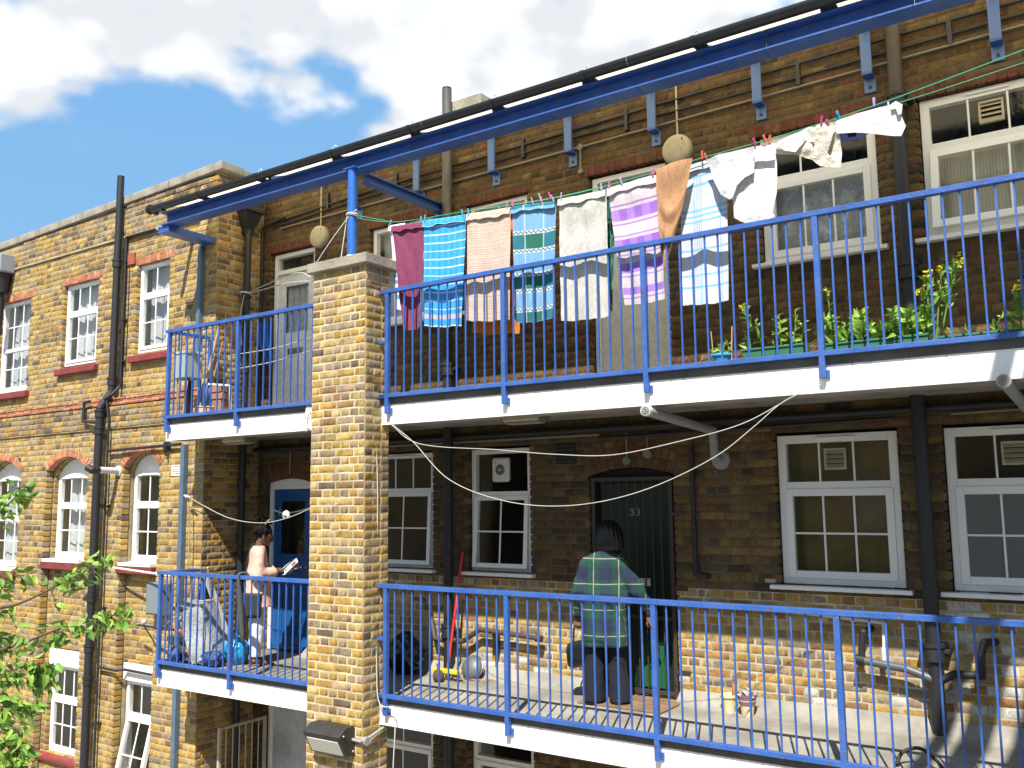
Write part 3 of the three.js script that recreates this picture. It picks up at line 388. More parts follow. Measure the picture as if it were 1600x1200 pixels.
  { const { FontLoader } = await import('three/addons/loaders/FontLoader.js'), { TextGeometry } = await import('three/addons/geometries/TextGeometry.js'); const font = await new FontLoader().loadAsync('fonts/droid/droid_serif_bold.typeface.json');
    const t = new TextGeometry('30', { font, size: .075, depth: .008, curveSegments: 4 }); t.translate(1.86, 1.66, zz + .001); part(gd, 'door_number', t.toNonIndexed(), mat([.35, .30, .16], { metalness: .6, roughness: .4 })); }
  part(gd, 'arched_head', core(archPts(1.46, 2.37, 2.051, 2.075, .06), [], WALL - .15, WALL - .07), M.dark);
}
// security gate in front of the green door
{
  const g = thing('security_gate', 'black barred metal gate in front of the dark green door', 'gate'), gm = mat([.045, .032, .024], { roughness: .5 }), z0 = WALL - .03, z1 = WALL + .005;
  part(g, 'frame', [rb(1.465, 1.505, FLOOR + .01, 2.05, z0, z1), rb(2.325, 2.365, FLOOR + .01, 2.05, z0, z1), rb(1.505, 2.325, 2.01, 2.05, z0, z1), rb(1.505, 2.325, FLOOR + .03, FLOOR + .07, z0, z1), rb(1.505, 2.325, .66, .70, z0, z1)], gm);
  for (let i = 1; i < 9; i++) part(g, 'gate_bar', rb(1.505 + i * .0911 - .007, 1.505 + i * .0911 + .007, FLOOR + .07, 2.01, z0 + .010, z0 + .024), gm);
  part(g, 'lock_box', [rb(1.53, 1.66, .82, .98, z0 + .002, z1 + .015)], gm);
  for (const y of [.17, .95, 1.66]) part(g, 'hinge', [rb(2.365, 2.50, y, y + .04, WALL + .002, WALL + .014)], gm);
}
// ------------------------------------------------------------------ brick pier with stone cap
{
  const b = thing('brick_pier', 'tall sunlit yellow brick pier with a stone cap between the balconies', 'pillar'), X0 = -.85, X1 = -.11, ZF = .19, ZB = -.165;
  part(b, 'pier_core', [bx(X0 - .0002, X1 + .0002, GROUND, 4.205, ZB, ZF + .0002)], mat([.64, .54, .36], { roughness: 1, map: rep(stainMap, 2) }));
  const stainShade = (u, v) => { const e = {}; if (v > 1.55 && v < 2.35) { e.dark = 7; e.greyb = 10; e.brown = 4; } if (v > 4.05) { e.brown = 6; e.greyb = 6; } if (v > 2.4 && v < 3) e.tan = 8; const n = fbm3(u * 2 + 4, v * 1.1, 6, 3); if (n > .53) { e.greyb = (e.greyb ?? 3) + 5; e.dark = (e.dark ?? .4) + 2; e.brown = 4; } return e; };
  const bw = new BrickWork(41, picker({ yellow: 8, pale: 5, ochre: 7, tan: 7, greyb: 3.5, brown: 1.2, dark: .4, pink: 1.8 }, stainShade), { len: .74 / 3, joint: .0125, proud: .0045, y0: .03 });
  const l0 = bw.list.length; bw.face(X0, X1, GROUND, 4.205, ZF, 'z', () => [], 'english', .0);
  // the right face shows headers where the front shows stretchers
  const o = bw.o; for (let n = Math.floor((GROUND - o.y0) / o.course); n < (4.205 - o.y0) / o.course; n++) { const a = o.y0 + n * o.course, c = Math.min(a + o.course, 4.205); if (c - a < .03 || a < GROUND) continue; const even = ((n % 2) + 2) % 2 === 0, zs = even ? [ZB, ZB + .115, ZB + .235, ZF - .003] : [ZB, ZB + .12, ZF - .003]; for (let i = 0; i < zs.length - 1; i++) bw.put((zs[i] + zs[i + 1]) / 2, (a + c) / 2, zs[i + 1] - zs[i] - .012, c - a - .013, X1, 'x'); }
  bw.build(b, 300);
  part(b, 'cap_stone', [rb(-.90, -.05, 4.208, 4.315, -.24, .25, .012)], M.stone);
}
// ------------------------------------------------------------------ walkways
const slabs = [];
function walkway(y, label, extra) {
  const w = thing('walkway', label, 'walkway'); // y: height of its railing's foot
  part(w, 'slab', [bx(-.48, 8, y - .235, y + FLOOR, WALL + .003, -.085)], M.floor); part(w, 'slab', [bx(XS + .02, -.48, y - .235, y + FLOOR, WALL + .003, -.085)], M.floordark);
  part(w, 'edge_beam', [bx(XS + .02, 8, y - .30, y - .236, -.34, -.085), bx(XS + .02, 8, y - .262, y - .236, -.62, -.34)], M.soffit);
  part(w, 'kerb', [rb(XS + .02, 8, y - .10, y - .035, -.084, -.045, .006)], M.kerb);
  let x = XS + .02; for (const L of [1.3, 1.25, 1.3, 1.43, 1.43, 1.43, 1.43, 2.11]) { part(w, 'fascia_board', [rb(x, Math.min(x + L - .004, 8), y - .305, y - .101, -.0849, -.06, .003)], M.fascia); x += L; }
  const f = new THREE.Shape([[0, 0], [.20, 0], [.13, .025], [.03, .10], [0, .115]].map(p => new THREE.Vector2(...p)));
  for (const [a, c] of [[XS + .02, -3.53], [-2.65, 1.44], [2.40, 8]]) { const g = new THREE.ExtrudeGeometry(f, { depth: c - a, bevelEnabled: false }); g.rotateY(Math.PI / 2); g.scale(1, 1, -1); g.computeVertexNormals(); g.translate(a, y + FLOOR, WALL + .008); const p = g.attributes.position; for (let i = 0; i < p.count; i += 3) { const t = [p.getX(i + 1), p.getY(i + 1), p.getZ(i + 1)]; p.setXYZ(i + 1, p.getX(i + 2), p.getY(i + 2), p.getZ(i + 2)); p.setXYZ(i + 2, ...t); } g.computeVertexNormals(); part(w, 'mortar_fillet', uvm(g.index ? g.toNonIndexed() : g), M.floor); }
  return w;
}
walkway(0, 'lower concrete walkway with white fascia where the two people stand');
walkway(2.9, 'upper concrete walkway with white fascia below the laundry');
// ------------------------------------------------------------------ railings
const SP = 1.42623;
function railing(x0, x1, posts, y, h, label, o = {}) {
  const g = thing('railing', label, 'railing', 'blue balcony railings'), z0 = -.046, z1 = 0;
  part(g, 'top_rail', [rb(x0, x1, y + h - .002, y + h + .040, -.055, .004, .004)], M.blue); part(g, 'bottom_rail', [rb(x0, x1, y - .038, y, z0, z1, .004)], M.blue);
  for (const px of posts) { part(g, 'post', [rb(px - .022, px + .022, y - .20, y + h - .003, z0, z1 + .001, .004), rb(px + .0, px + .042, y - .20, y - .14, -.058, z0 + .006, .003)], M.blue); }
  const b0 = bx(-.0065, .0065, 0, h, -.0065, .0065);
  const runs = [...posts]; for (let i = 0; i < runs.length; i++) { const a = runs[i], b = runs[i + 1] ?? (o.end ?? null); if (b === null) continue; const n = o.n?.[i] ?? 13; for (let k = 1; k < n; k++) { const px = a + (b - a) * k / n; if (px > x1) break; const m = shade(new THREE.Mesh(b0, M.blue)); m.name = 'baluster'; m.position.set(px, y - .0005, -.023); g.add(m); } }
  if (o.ret) { const rz = -.60, rx = posts[0]; part(g, 'return_rail', [rb(rx - .02, rx + .02, y + h - .004, y + h + .036, rz, z0, .004), rb(rx - .02, rx + .02, y - .038, y, rz, z0, .004), rb(rx - .022, rx + .022, y - .10, y + h - .005, rz - .044, rz, .004)], M.blue); for (let k = 1; k < 5; k++) { const m = shade(new THREE.Mesh(b0, M.blue)); m.name = 'baluster'; m.position.set(rx, y - .0005, z0 + (rz - z0) * k / 5); g.add(m); } }
  if (o.pier) part(g, 'wall_fixing', [rb(o.pier[0], o.pier[1], y + h * .5, y + h * .5 + .03, z0, z1, .003), rb(o.pier[0], o.pier[1], y - .04, y - .005, z0, z1, .003)], M.blue);
  return g;
}
const P0 = 0, HU = 1.026, HL = .997;
railing(-.10, 7.2, [0, SP, 2 * SP, 3 * SP, 4 * SP], 2.9, HU, 'upper blue railing right of the pier, in front of the laundry', { end: 5 * SP, pier: [-.10, -.022] });
railing(-.10, 7.2, [0, SP, 2 * SP, 3 * SP, 4 * SP], 0, HL, 'lower blue railing right of the pier, in front of the person in plaid', { end: 5 * SP, pier: [-.10, -.022] });
railing(-3.65, -.86, [-3.596, -2.301], 2.9, HU, 'upper blue railing left of the pier with leaning sticks behind it', { end: -.86, n: [11, 13], ret: true });
railing(-3.65, -.86, [-3.596, -2.301], 0, HL, 'lower blue railing left of the pier, in front of the person in pink', { end: -.86, n: [11, 13], ret: true });

// ------------------------------------------------------------------ canopy
{
  const c = thing('canopy', 'long blue steel canopy over the upper walkway', 'canopy'), XL = -3.84, XR = 8;
  const fl = (x0, x1) => [rb(x0, x1, 5.335, 5.352, -.19, 0, .003), rb(x0, x1, 5.352, 5.485, -.101, -.089, .002), rb(x0, x1, 5.485, 5.50, -.19, 0, .003)];
  let x = XL; for (const L of [2.28, 1.1, 1.12, 1.08, 1.1, 1.12, 1.1, 2.94]) { part(c, 'beam', fl(x, x + L - .003), M.blue); x += L; }
  part(c, 'end_beam', [rb(-3.93, -3.72, 5.25, 5.334, ZU, -.03, .004)], M.blue);
  const y0 = 5.552, y1 = 6.12, zf = .045, zb = WALL + .012;
  { const g = new THREE.PlaneGeometry(XR - XL, 1, 1300, 1), p = g.attributes.position; for (let i = 0; i < p.count; i++) { const t = p.getY(i) + .5, x = p.getX(i) + (XR + XL) / 2; p.setXYZ(i, x, mix(y0, y1, t) + .009 * Math.sin(x * 6.283 / .076), mix(zf, zb, t)); } g.computeVertexNormals(); part(c, 'roof_sheet', uvm(g), new THREE.MeshPhysicalMaterial({ color: C(.95, .84, .58), roughness: 1, transmission: .85, thickness: 0, side: THREE.DoubleSide })); }
  const ry = z => y0 - .03 + (zf - z) / (zf - zb) * (y1 - y0);
  for (const bxp of [-1.83, -.80, .32, 1.34, 2.33, 3.43, 4.43, 5.45]) {
    part(c, 'rafter', [bar(V(bxp, ry(-.03) - .035, -.03), V(bxp, ry(WALL + .02) - .035, WALL + .02), .05, .07)], M.blue);
    const k = sub(c, 'wall_bracket'); part(k, 'hanger', [rb(bxp - .045, bxp + .045, 5.57, 6.02, WALL + .10, WALL + .13, .004)], mat([.075, .15, .36], { roughness: .4 })); part(k, 'foot', [rb(bxp - .045, bxp + .045, 5.55, 5.57, WALL + .01, WALL + .13, .003)], M.blue); part(k, 'wall_tab', [rb(bxp - .05, bxp + .05, 5.42, 5.57, WALL + .008, WALL + .022, .003)], mat([.075, .15, .36], { roughness: .4 })); part(k, 'bolt', [cyl(V(bxp, 5.47, WALL + .02), V(bxp, 5.47, WALL + .034), .014, .014, 6)], M.iron);
  }
  // post on the pier and the tie beam back to the wall
  const cx = -.47, cz = .02; part(c, 'column', [cyl(V(cx, 4.33, cz), V(cx, 5.334, cz), .05, .05, 24)], mat([.03, .15, .56], { roughness: .38, map: rep(fineMap, 2) })); part(c, 'column_flange', [rb(cx - .08, cx + .08, 5.322, 5.334, cz - .07, cz + .06, .003)], M.sky_blue);
  part(c, 'base_collar', [cyl(V(cx, 4.316, cz), V(cx, 4.345, cz), .10, .085, 18), cyl(V(cx, 4.345, cz), V(cx, 4.385, cz), .085, .055, 18)], M.leadwhite);
  part(c, 'tie_beam', [rb(cx - .05, cx + .05, 5.318, 5.333, WALL + .03, -.19, .003), rb(cx - .006, cx + .006, 5.24, 5.318, WALL + .03, -.15, .002), rb(cx - .05, cx + .05, 5.225, 5.24, WALL + .03, -.15, .003), rb(cx - .10, cx + .10, 5.20, 5.36, WALL + .008, WALL + .03, .003)], mat([.05, .12, .36], { roughness: .4 }));
  part(c, 'wall_post', [rb(-4.00, -3.93, 2.80, 5.25, ZU + .006, ZU + .07, .005)], M.slate_blue);
}
single('support_post', [rb(-4.065, -3.99, GROUND, 2.59, ZL + .008, ZL + .075, .005)], M.slate_blue, 'slate blue post against the wing wall under the left balconies', 'post');
// ------------------------------------------------------------------ gutter
{
  const g = thing('gutter', 'black half round gutter along the canopy edge', 'gutter'), cy = 5.562, cz = .06, R = .058;
  const ring = (x0, x1, r) => { const s = new THREE.Shape(); s.absarc(0, 0, r, Math.PI * .96, Math.PI * 2.04, false); s.absarc(0, 0, r - .005, Math.PI * 2.04, Math.PI * .96, true); const e = new THREE.ExtrudeGeometry(s, { depth: x1 - x0, bevelEnabled: false, curveSegments: 18 }); e.rotateY(Math.PI / 2); e.translate(x0, cy, cz); return toCreasedNormals(e, .6); };
  for (let x = -3.99; x < 7.9; x += 2.27) part(g, 'trough', [ring(x, x + 2.265, R)], M.gutter);
  part(g, 'stop_end', [cyl(V(-4.0, cy - .01, cz), V(-3.955, cy - .01, cz), R + .004, R + .004, 20)], M.gutter);
  part(g, 'downspout_neck', [cyl(V(-3.86, cy - .10, cz), V(-3.86, cy - .045, cz), .03, .045), rb(-3.92, -3.70, cy - .075, cy - .04, cz - .035, cz + .035, .01)], M.gutter);
  for (const px of [-2.98, -1.93, -.73, .37, 1.39, 2.38, 3.42, 4.45, 5.5]) { const k = sub(g, 'gutter_bracket'); part(k, 'clip', [ring(px - .02, px + .02, R + .006)], M.gutter); part(k, 'arm', [rb(px - .02, px + .09, 5.50, cy - R + .014, -.03, cz, .004)], M.gutter); const t = new THREE.TorusGeometry(.024, .005, 6, 18, Math.PI * 1.3); t.translate(px + .01, cy + .055, cz - .02); part(k, 'strap', t.toNonIndexed(), M.white); }
}
// ------------------------------------------------------------------ pipes on the wing
{
  const xs = -5.81, zs = ZU + .10, xl = -5.88, zl = ZL + .11;
  const s = thing('soil_stack', 'tall black cast iron soil stack rising above the wing parapet', 'pipe');
  part(s, 'upper_pipe', [cyl(V(xs, 3.52, zs), V(xs, 6.60, zs), .050)], M.iron); part(s, 'swan_neck', pipe([V(xs, 3.54, zs), V(xs, 3.42, zs), V(xl, 3.18, zl), V(xl, 3.05, zl)], .052), M.iron); part(s, 'lower_pipe', [cyl(V(xl, GROUND, zl), V(xl, 3.1, zl), .055)], M.iron);
  for (const y of [5.28, 3.56]) part(s, 'collar', [cyl(V(xs, y - .05, zs), V(xs, y + .05, zs), .064), cyl(V(xs, y + .035, zs), V(xs, y + .06, zs), .072)], M.iron);
  for (const y of [3.10, 2.86, .55, -.12, -.55]) part(s, 'collar', [cyl(V(xl, y - .05, zl), V(xl, y + .04, zl), .066), cyl(V(xl, y + .03, zl), V(xl, y + .055, zl), .075)], M.iron);
  part(s, 'branch', pipe([V(xl, 2.98, zl), V(-6.34, 3.02, zl - .03), V(-6.34, 3.29, zl - .03), V(-6.20, 3.30, zl - .03)], .022), M.iron); part(s, 'branch', pipe([V(xl, .55, zl), V(xl - .16, .54, zl), V(xl - .16, .66, ZL)], .03), M.iron);
  const t = thing('waste_pipe', 'thin black pipe with side branches right of the wing soil stack', 'pipe');
  const a = -5.70, q = ZU + .04; part(t, 'upright', [...pipe([V(a, 3.50, q), V(a, 5.67, q), V(-4.05, 5.665, q)], .021), ...pipe([V(a, 3.50, q), V(a, 3.36, ZL + .06), V(-5.80, 3.30, ZL + .10)], .018)], M.iron);
  const l = -5.73, ql = ZL + .06; part(t, 'lower_upright', pipe([V(l - .05, 3.28, ql + .02), V(l, 3.0, ql), V(l, GROUND, ql)], .017), M.iron); part(t, 'cross_branch', pipe([V(l, 2.57, ql), V(-4.09, 2.60, ql)], .020), M.iron); part(t, 'cross_branch', pipe([V(l, -.36, ql), V(-5.36, -.37, ql), V(-5.28, -.37, ZU + .06), V(-4.55, -.385, ZU + .06)], .018), M.iron);
  for (const p of [[a, 4.45], [a, 3.85], [a, 5.3]]) part(t, 'clip', [rb(p[0] - .03, p[0] + .05, p[1] - .015, p[1] + .015, ZU, q + .02, .004)], M.iron); for (const y of [1.8, .42, -1.1]) part(t, 'clip', [rb(l - .03, l + .05, y - .015, y + .015, ZL, ql + .02, .004)], M.iron); part(t, 'clip', [rb(-4.42, -4.37, 2.53, 2.64, ZL, ql + .03, .004), cyl(V(-4.395, 2.55, ql), V(-4.395, 2.45, ql), .012)], M.iron);
  const o = thing('overflow_pipe', 'short white waste pipe with a black elbow sticking out of the wing wall', 'pipe'); part(o, 'tube', [cyl(V(-5.53, 2.29, ZL), V(-5.53, 2.295, -.33), .045)], M.whitepipe); part(o, 'flange', [cyl(V(-5.53, 2.29, ZL), V(-5.53, 2.29, ZL + .02), .075)], M.whitepipe); part(o, 'elbow', [cyl(V(-5.53, 2.295, -.34), V(-5.53, 2.297, -.24), .052), ball(V(-5.53, 2.297, -.24), .055), cyl(V(-5.53, 2.297, -.24), V(-5.60, 2.33, -.22), .05)], M.iron);
  single('overflow_pipe', [cyl(V(-4.19, 5.40, ZU - .02), V(-4.19, 5.42, -.19), .036, .036, 18)], M.greypipe, 'grey tube sticking out of the wing wall under the canopy end', 'pipe');
  const c = thing('cable', 'thin green and grey cables running down beside the wing soil stack', 'cable'); part(c, 'green_cable', rope([V(-5.74, 5.2, ZU + .02), V(-5.75, 4.6, ZU + .03), V(-5.74, 4.0, ZU + .02), V(-5.72, 3.5, ZU + .03)], .008), mat([.12, .16, .06])); part(c, 'grey_cable', rope([V(-5.64, 5.2, ZU + .01), V(-5.63, 4.6, ZU + .01), V(-5.64, 3.7, ZU + .01)], .007), M.iron);
  const h = thing('hopper', 'grey rainwater hopper and black pipe at the left edge', 'hopper'); part(h, 'box', [rb(-9.30, -8.86, 5.62, 5.92, ZU + .01, ZU + .26, .02)], mat([.25, .28, .31], { roughness: .5 })); part(h, 'outlet', [cyl(V(-9.06, 5.30, ZU + .12), V(-9.06, 5.62, ZU + .12), .10, .16), cyl(V(-9.12, 4.6, ZU + .1), V(-9.06, 5.30, ZU + .12), .05)], M.iron);
}
// rainwater hopper and downpipe in the corner of the recess
{
  const d = thing('downpipe', 'dark downpipe with large cast hopper in the corner beside the upper left door', 'pipe'), x = XS + .10, z = -1.17;
  const lv = (y, w, dd) => [V(0, y, 0), w, dd], st = [[6.05, .19, .30], [5.82, .19, .30], [5.80, .21, .32], [5.76, .21, .32], [5.73, .17, .26], [5.60, .13, .19], [5.52, .105, .12], [5.50, .12, .14], [5.47, .12, .14], [5.45, .07, .07]];
  const gs = []; for (let i = 0; i < st.length - 1; i++) { const [ya, wa, da] = st[i], [yb, wb, db] = st[i + 1], g = new THREE.CylinderGeometry(1, 1, 1, 4, 1, true); g.rotateY(Math.PI / 4); const p = g.attributes.position; for (let k = 0; k < p.count; k++) { const top = p.getY(k) > 0, w = top ? wa : wb, q = top ? da : db; p.setXYZ(k, XS + .012 + (p.getX(k) > 0 ? w : 0), top ? ya : yb, z + Math.sign(p.getZ(k)) * q / 2 - .02); } const n = g.toNonIndexed(); n.computeVertexNormals(); gs.push(n); }
  part(d, 'hopper', gs, M.iron); part(d, 'pipe', [cyl(V(x, FLOOR, z), V(x, 5.50, z), .045)], M.iron); for (const y of [4.62, 3.6, 2.1, .9]) part(d, 'collar', [cyl(V(x, y - .05, z), V(x, y + .04, z), .06)], M.iron);
  part(d, 'lower_pipe', [cyl(V(x, GROUND, z), V(x, -.24, z), .045)], M.iron);
  single('waste_pipe', pipe([V(XS + .03, 2.95, WALL + .05), V(XS + .03, 5.62, WALL + .05), V(-3.2, 5.70, WALL + .05)], .018), M.iron, 'thin black pipe in the inner corner left of the upper grey door', 'pipe');
}
// soil stacks on the main wall
function stack(x, y0, y1, r, label, cols, mm = M.iron) { const s = thing('soil_stack', label, 'pipe'), z = WALL + .11; part(s, 'pipe', [cyl(V(x, y0, z), V(x, y1, z), r, r, 18)], mm); for (const y of cols) part(s, 'collar', [cyl(V(x, y - .06, z), V(x, y + .02, z), r + .018), cyl(V(x, y + .02, z), V(x, y + .05, z), r + .028), cyl(V(x, y - .09, z), V(x, y - .06, z), r + .026)], mm); part(s, 'wall_bracket', cols.map(y => rb(x - r - .06, x + r + .06, y - .03, y, WALL, z, .004)), mm); return s; }
{
  const s = stack(-.33, GROUND, 6.74, .055, 'grey black vent stack between the two small upper windows', [4.95, 3.35, .42]); part(s, 'upper_length', [cyl(V(-.33, 4.98, WALL + .11), V(-.33, 6.72, WALL + .11), .058, .058, 18)], mat([.13, .12, .11], { roughness: .5, map: rep(stainMap, 3) }));
  const zz = WALL + .11; part(s, 'branch', pipe([V(-.33, .30, zz), V(-.12, .30, zz), V(.10, .44, zz), V(.86, .405, zz)], .028), M.ironbrown); part(s, 'branch', pipe([V(-.33, .28, zz), V(-.52, .30, zz), V(-.62, .52, zz - .05)], .028), M.ironbrown); part(s, 'branch_end', [cyl(V(.83, .405, zz), V(.90, .40, zz), .038)], M.ironbrown); part(s, 'pipe_clip', [rb(.27, .30, .18, .44, WALL, zz, .004)], M.iron);
  const t = stack(4.66, GROUND, 6.1, .058, 'large dark soil stack between the two right hand windows', [5.26, 3.75, .60]); const z2 = WALL + .13; part(t, 'upper_length', [cyl(V(4.66, 5.3, WALL + .11), V(4.66, 6.1, WALL + .11), .060, .060, 18)], M.ironbrown);
  part(t, 'branch', pipe([V(4.66, .36, z2), V(4.45, .43, z2), V(4.08, .47, z2)], .034), M.greypipe.clone()); t.children.at(-1).material.color.setRGB(.10, .11, .12);
  part(t, 'trap_bend', pipe([V(4.10, .47, z2), V(4.10, .56, z2), V(4.12, .70, z2), V(4.16, .72, WALL)], .028), M.iron); part(t, 'branch_cap', [cyl(V(4.05, .475, z2), V(4.12, .465, z2), .045)], M.iron);
  part(t, 'branch', pipe([V(4.66, .34, z2), V(4.80, .42, z2), V(5.02, .43, z2)], .032), M.iron); part(t, 'trap_bend', pipe([V(5.0, .43, z2), V(5.0, .58, z2), V(5.03, .68, z2 - .02), V(5.10, .68, WALL)], .030), M.iron);
  const w = thing('waste_pipe', 'thin white waste pipe sloping down to the dark soil stack branch', 'pipe'); const zw = WALL + .06; part(w, 'tube', pipe([V(2.75, .86, zw), V(3.65, .815, zw), V(4.27, .775, zw), V(4.27, .50, z2 - .02)], .013), M.whitepipe); part(w, 'coupling', [cyl(V(4.05, .788, zw), V(4.0, .791, zw), .019), cyl(V(4.27, .46, z2 - .02), V(4.27, .58, z2 - .02), .022)], M.whitepipe);
  single('waste_pipe', pipe([V(2.60, 2.34, WALL + .04), V(2.60, 1.12, WALL + .04), V(2.70, 1.10, WALL + .04), V(2.72, 1.10, WALL)], .022), M.iron, 'thin black pipe running down right of the green door', 'pipe');
}
// overflow pipes through the upper walkway
{
  const p = thing('overflow_pipe', 'grey plastic pipe crossing the soffit from the wall to the middle fascia', 'pipe'), a = V(2.86, 2.545, .035), b = V(2.865, 2.46, WALL + .14), c = V(2.865, 2.22, WALL + .12);
  part(p, 'tube', [...pipe([a, b, c, V(2.865, 2.18, WALL)], .040, 16)], M.greypipe); part(p, 'rim', [cyl(a, a.clone().add(V(0, .003, -.05)), .046, .046, 18)], M.whitepipe); part(p, 'bore', [cyl(a.clone().add(V(0, 0, .002)), a.clone().add(V(0, 0, -.003)), .034, .034, 18)], M.conduit); part(p, 'grating', [new THREE.TorusGeometry(.018, .004, 6, 16).translate(a.x, a.y, a.z + .004).toNonIndexed(), rb(a.x - .03, a.x + .03, a.y - .004, a.y + .004, a.z, a.z + .006, .002)], M.greypipe);
  part(p, 'wall_plate', [cyl(V(2.88, 2.19, WALL), V(2.88, 2.19, WALL + .025), .095, .085, 22)], M.greypipe);
  const q = thing('overflow_pipe', 'grey plastic pipe end under the fascia at the right edge', 'pipe'), e = V(5.45, 2.575, .045); part(q, 'tube', [cyl(e, V(5.45, 2.50, WALL + .02), .040, .040, 16)], M.greypipe); part(q, 'rim', [cyl(e, e.clone().add(V(0, .002, -.05)), .046, .046, 18)], M.greypipe); part(q, 'bore', [cyl(e.clone().add(V(0, 0, .002)), e.clone().add(V(0, 0, -.003)), .034, .034, 18)], M.conduit);
}
// cables and conduits along the walls
{
  const t = thing('cable', 'two black cables and a grey conduit along the wall under the canopy', 'cable');
  part(t, 'black_cable', rope([V(-3.5, 5.66, WALL + .03), V(-1.5, 5.76, WALL + .03), V(.3, 5.80, WALL + .03), V(1.6, 5.83, WALL + .03), V(3, 5.86, WALL + .03), V(4.6, 5.88, WALL + .03), V(6.5, 5.89, WALL + .03)], .014, 80), M.iron);
  part(t, 'black_cable', rope([V(-3.45, 5.60, WALL + .03), V(-1.5, 5.69, WALL + .03), V(.3, 5.70, WALL + .03), V(1.6, 5.74, WALL + .03), V(3, 5.73, WALL + .03), V(4.6, 5.75, WALL + .03), V(6.5, 5.78, WALL + .03)], .012, 80), M.iron);
  part(t, 'conduit', pipe([V(-3.3, 5.56, WALL + .03), V(1.45, 5.61, WALL + .03), V(6.5, 5.68, WALL + .03)], .012), M.conduit); part(t, 'conduit', pipe([V(1.44, 5.60, WALL + .03), V(1.44, 5.36, WALL + .03)], .010), M.conduit); part(t, 'junction_box', [cyl(V(1.44, 5.61, WALL), V(1.44, 5.61, WALL + .045), .035)], M.conduit); part(t, 'junction_box', [cyl(V(1.44, 5.34, WALL), V(1.44, 5.34, WALL + .045), .03)], M.conduit);
  for (const x of [-2.4, -1.2, .7, 2.0, 3.8, 5.1]) part(t, 'cable_clip', [rb(x - .02, x + .02, 5.66, 5.88, WALL, WALL + .045, .004)], M.iron);
  const u = thing('cable', 'dark pipes and conduit along the wall under the upper walkway', 'cable'); part(u, 'conduit', pipe([V(-2.6, 2.49, WALL + .05), V(1.6, 2.49, WALL + .05)], .014), M.conduit); part(u, 'dark_pipe', pipe([V(1.6, 2.45, WALL + .05), V(4.45, 2.49, WALL + .05)], .016), M.iron); part(u, 'dark_pipe', pipe([V(XS + .02, 2.53, WALL + .06), V(6.5, 2.56, WALL + .06)], .03), M.iron); part(u, 'conduit', pipe([V(4.9, 2.50, WALL + .05), V(6.5, 2.52, WALL + .05)], .012), M.conduit);
  part(u, 'drop', pipe([V(1.90, 2.49, WALL + .03), V(1.90, 2.22, WALL + .03)], .010), M.conduit); part(u, 'junction_box', [cyl(V(1.90, 2.21, WALL), V(1.90, 2.21, WALL + .05), .04)], M.conduit); part(u, 'junction_box', [cyl(V(2.13, 2.27, WALL), V(2.13, 2.27, WALL + .05), .045)], M.conduit); part(u, 'drop', pipe([V(2.13, 2.5, WALL + .03), V(2.13, 2.28, WALL + .03)], .008), M.conduit);
  part(u, 'drop', pipe([V(-3.02, 2.5, WALL + .03), V(-3.02, 2.20, WALL + .03)], .014), M.conduit);
  const v = thing('air_vent', 'black grille high on the wall left of the green door', 'vent'); part(v, 'frame', [rb(1.04, 1.30, 2.20, 2.42, WALL - .01, WALL + .008)], M.black); for (let i = 0; i < 5; i++) part(v, 'slat', rb(1.05, 1.29, 2.215 + i * .042, 2.24 + i * .042, WALL + .008, WALL + .016, .003), M.iron);
  single('electrical_tag', [rb(3.26, 3.36, 1.065, 1.10, WALL, WALL + .02, .004)], M.lampcream, 'small cream box on the wall beside the middle right window sill', 'box');
}
// lamps
function bulkhead(x, y, r, label) { const l = thing('bulkhead_lamp', label, 'wall lamp', 'round cream wall lamps'), z = WALL + .005; const g = new THREE.LatheGeometry([[0, .105], [r * .7, .10], [r * .93, .088], [r, .065], [r, .02], [r * .92, 0]].map(p => new THREE.Vector2(...p)), 30).toNonIndexed(); g.rotateX(Math.PI / 2); g.translate(x, y, z); part(l, 'diffuser', g, M.lampcream); part(l, 'base', [cyl(V(x, y, WALL), V(x, y, z + .03), r * 1.03, r * 1.03, 30)], M.conduit); part(l, 'conduit', pipe([V(x, y + r, WALL + .03), V(x, 6.2, WALL + .03)], .010), M.lampcream); part(l, 'screw', [cyl(V(x + r * .5, y + r * .55, z + .09), V(x + r * .5, y + r * .55, z + .104), .008)], M.iron); return l; }
bulkhead(2.57, 5.31, .155, 'round cream lamp above the laundry, right of the plain cream door'); bulkhead(-2.52, 5.30, .15, 'round cream lamp above the upper left grey door');
function strip(x0, x1, y, z, label) { const l = thing('ceiling_lamp', label, 'ceiling lamp', 'cream strip lamps under the upper walkway'); part(l, 'body', [rb(x0, x1, y - .065, y, z - .09, z + .09, .02)], M.lampcream); part(l, 'lens', [rb(x0 + .03, x1 - .03, y - .085, y - .064, z - .075, z + .075, .02)], M.soffit); part(l, 'end_cap', [rb(x0 - .012, x0 + .012, y - .07, y, z - .093, z + .093, .005), rb(x1 - .012, x1 + .012, y - .07, y, z - .093, z + .093, .005)], M.conduit); }
strip(-3.05, -2.62, 2.625, -.50, 'cream strip lamp on the soffit above the person in pink'); strip(1.12, 1.55, 2.64, -.50, 'cream strip lamp on the soffit left of the green door');
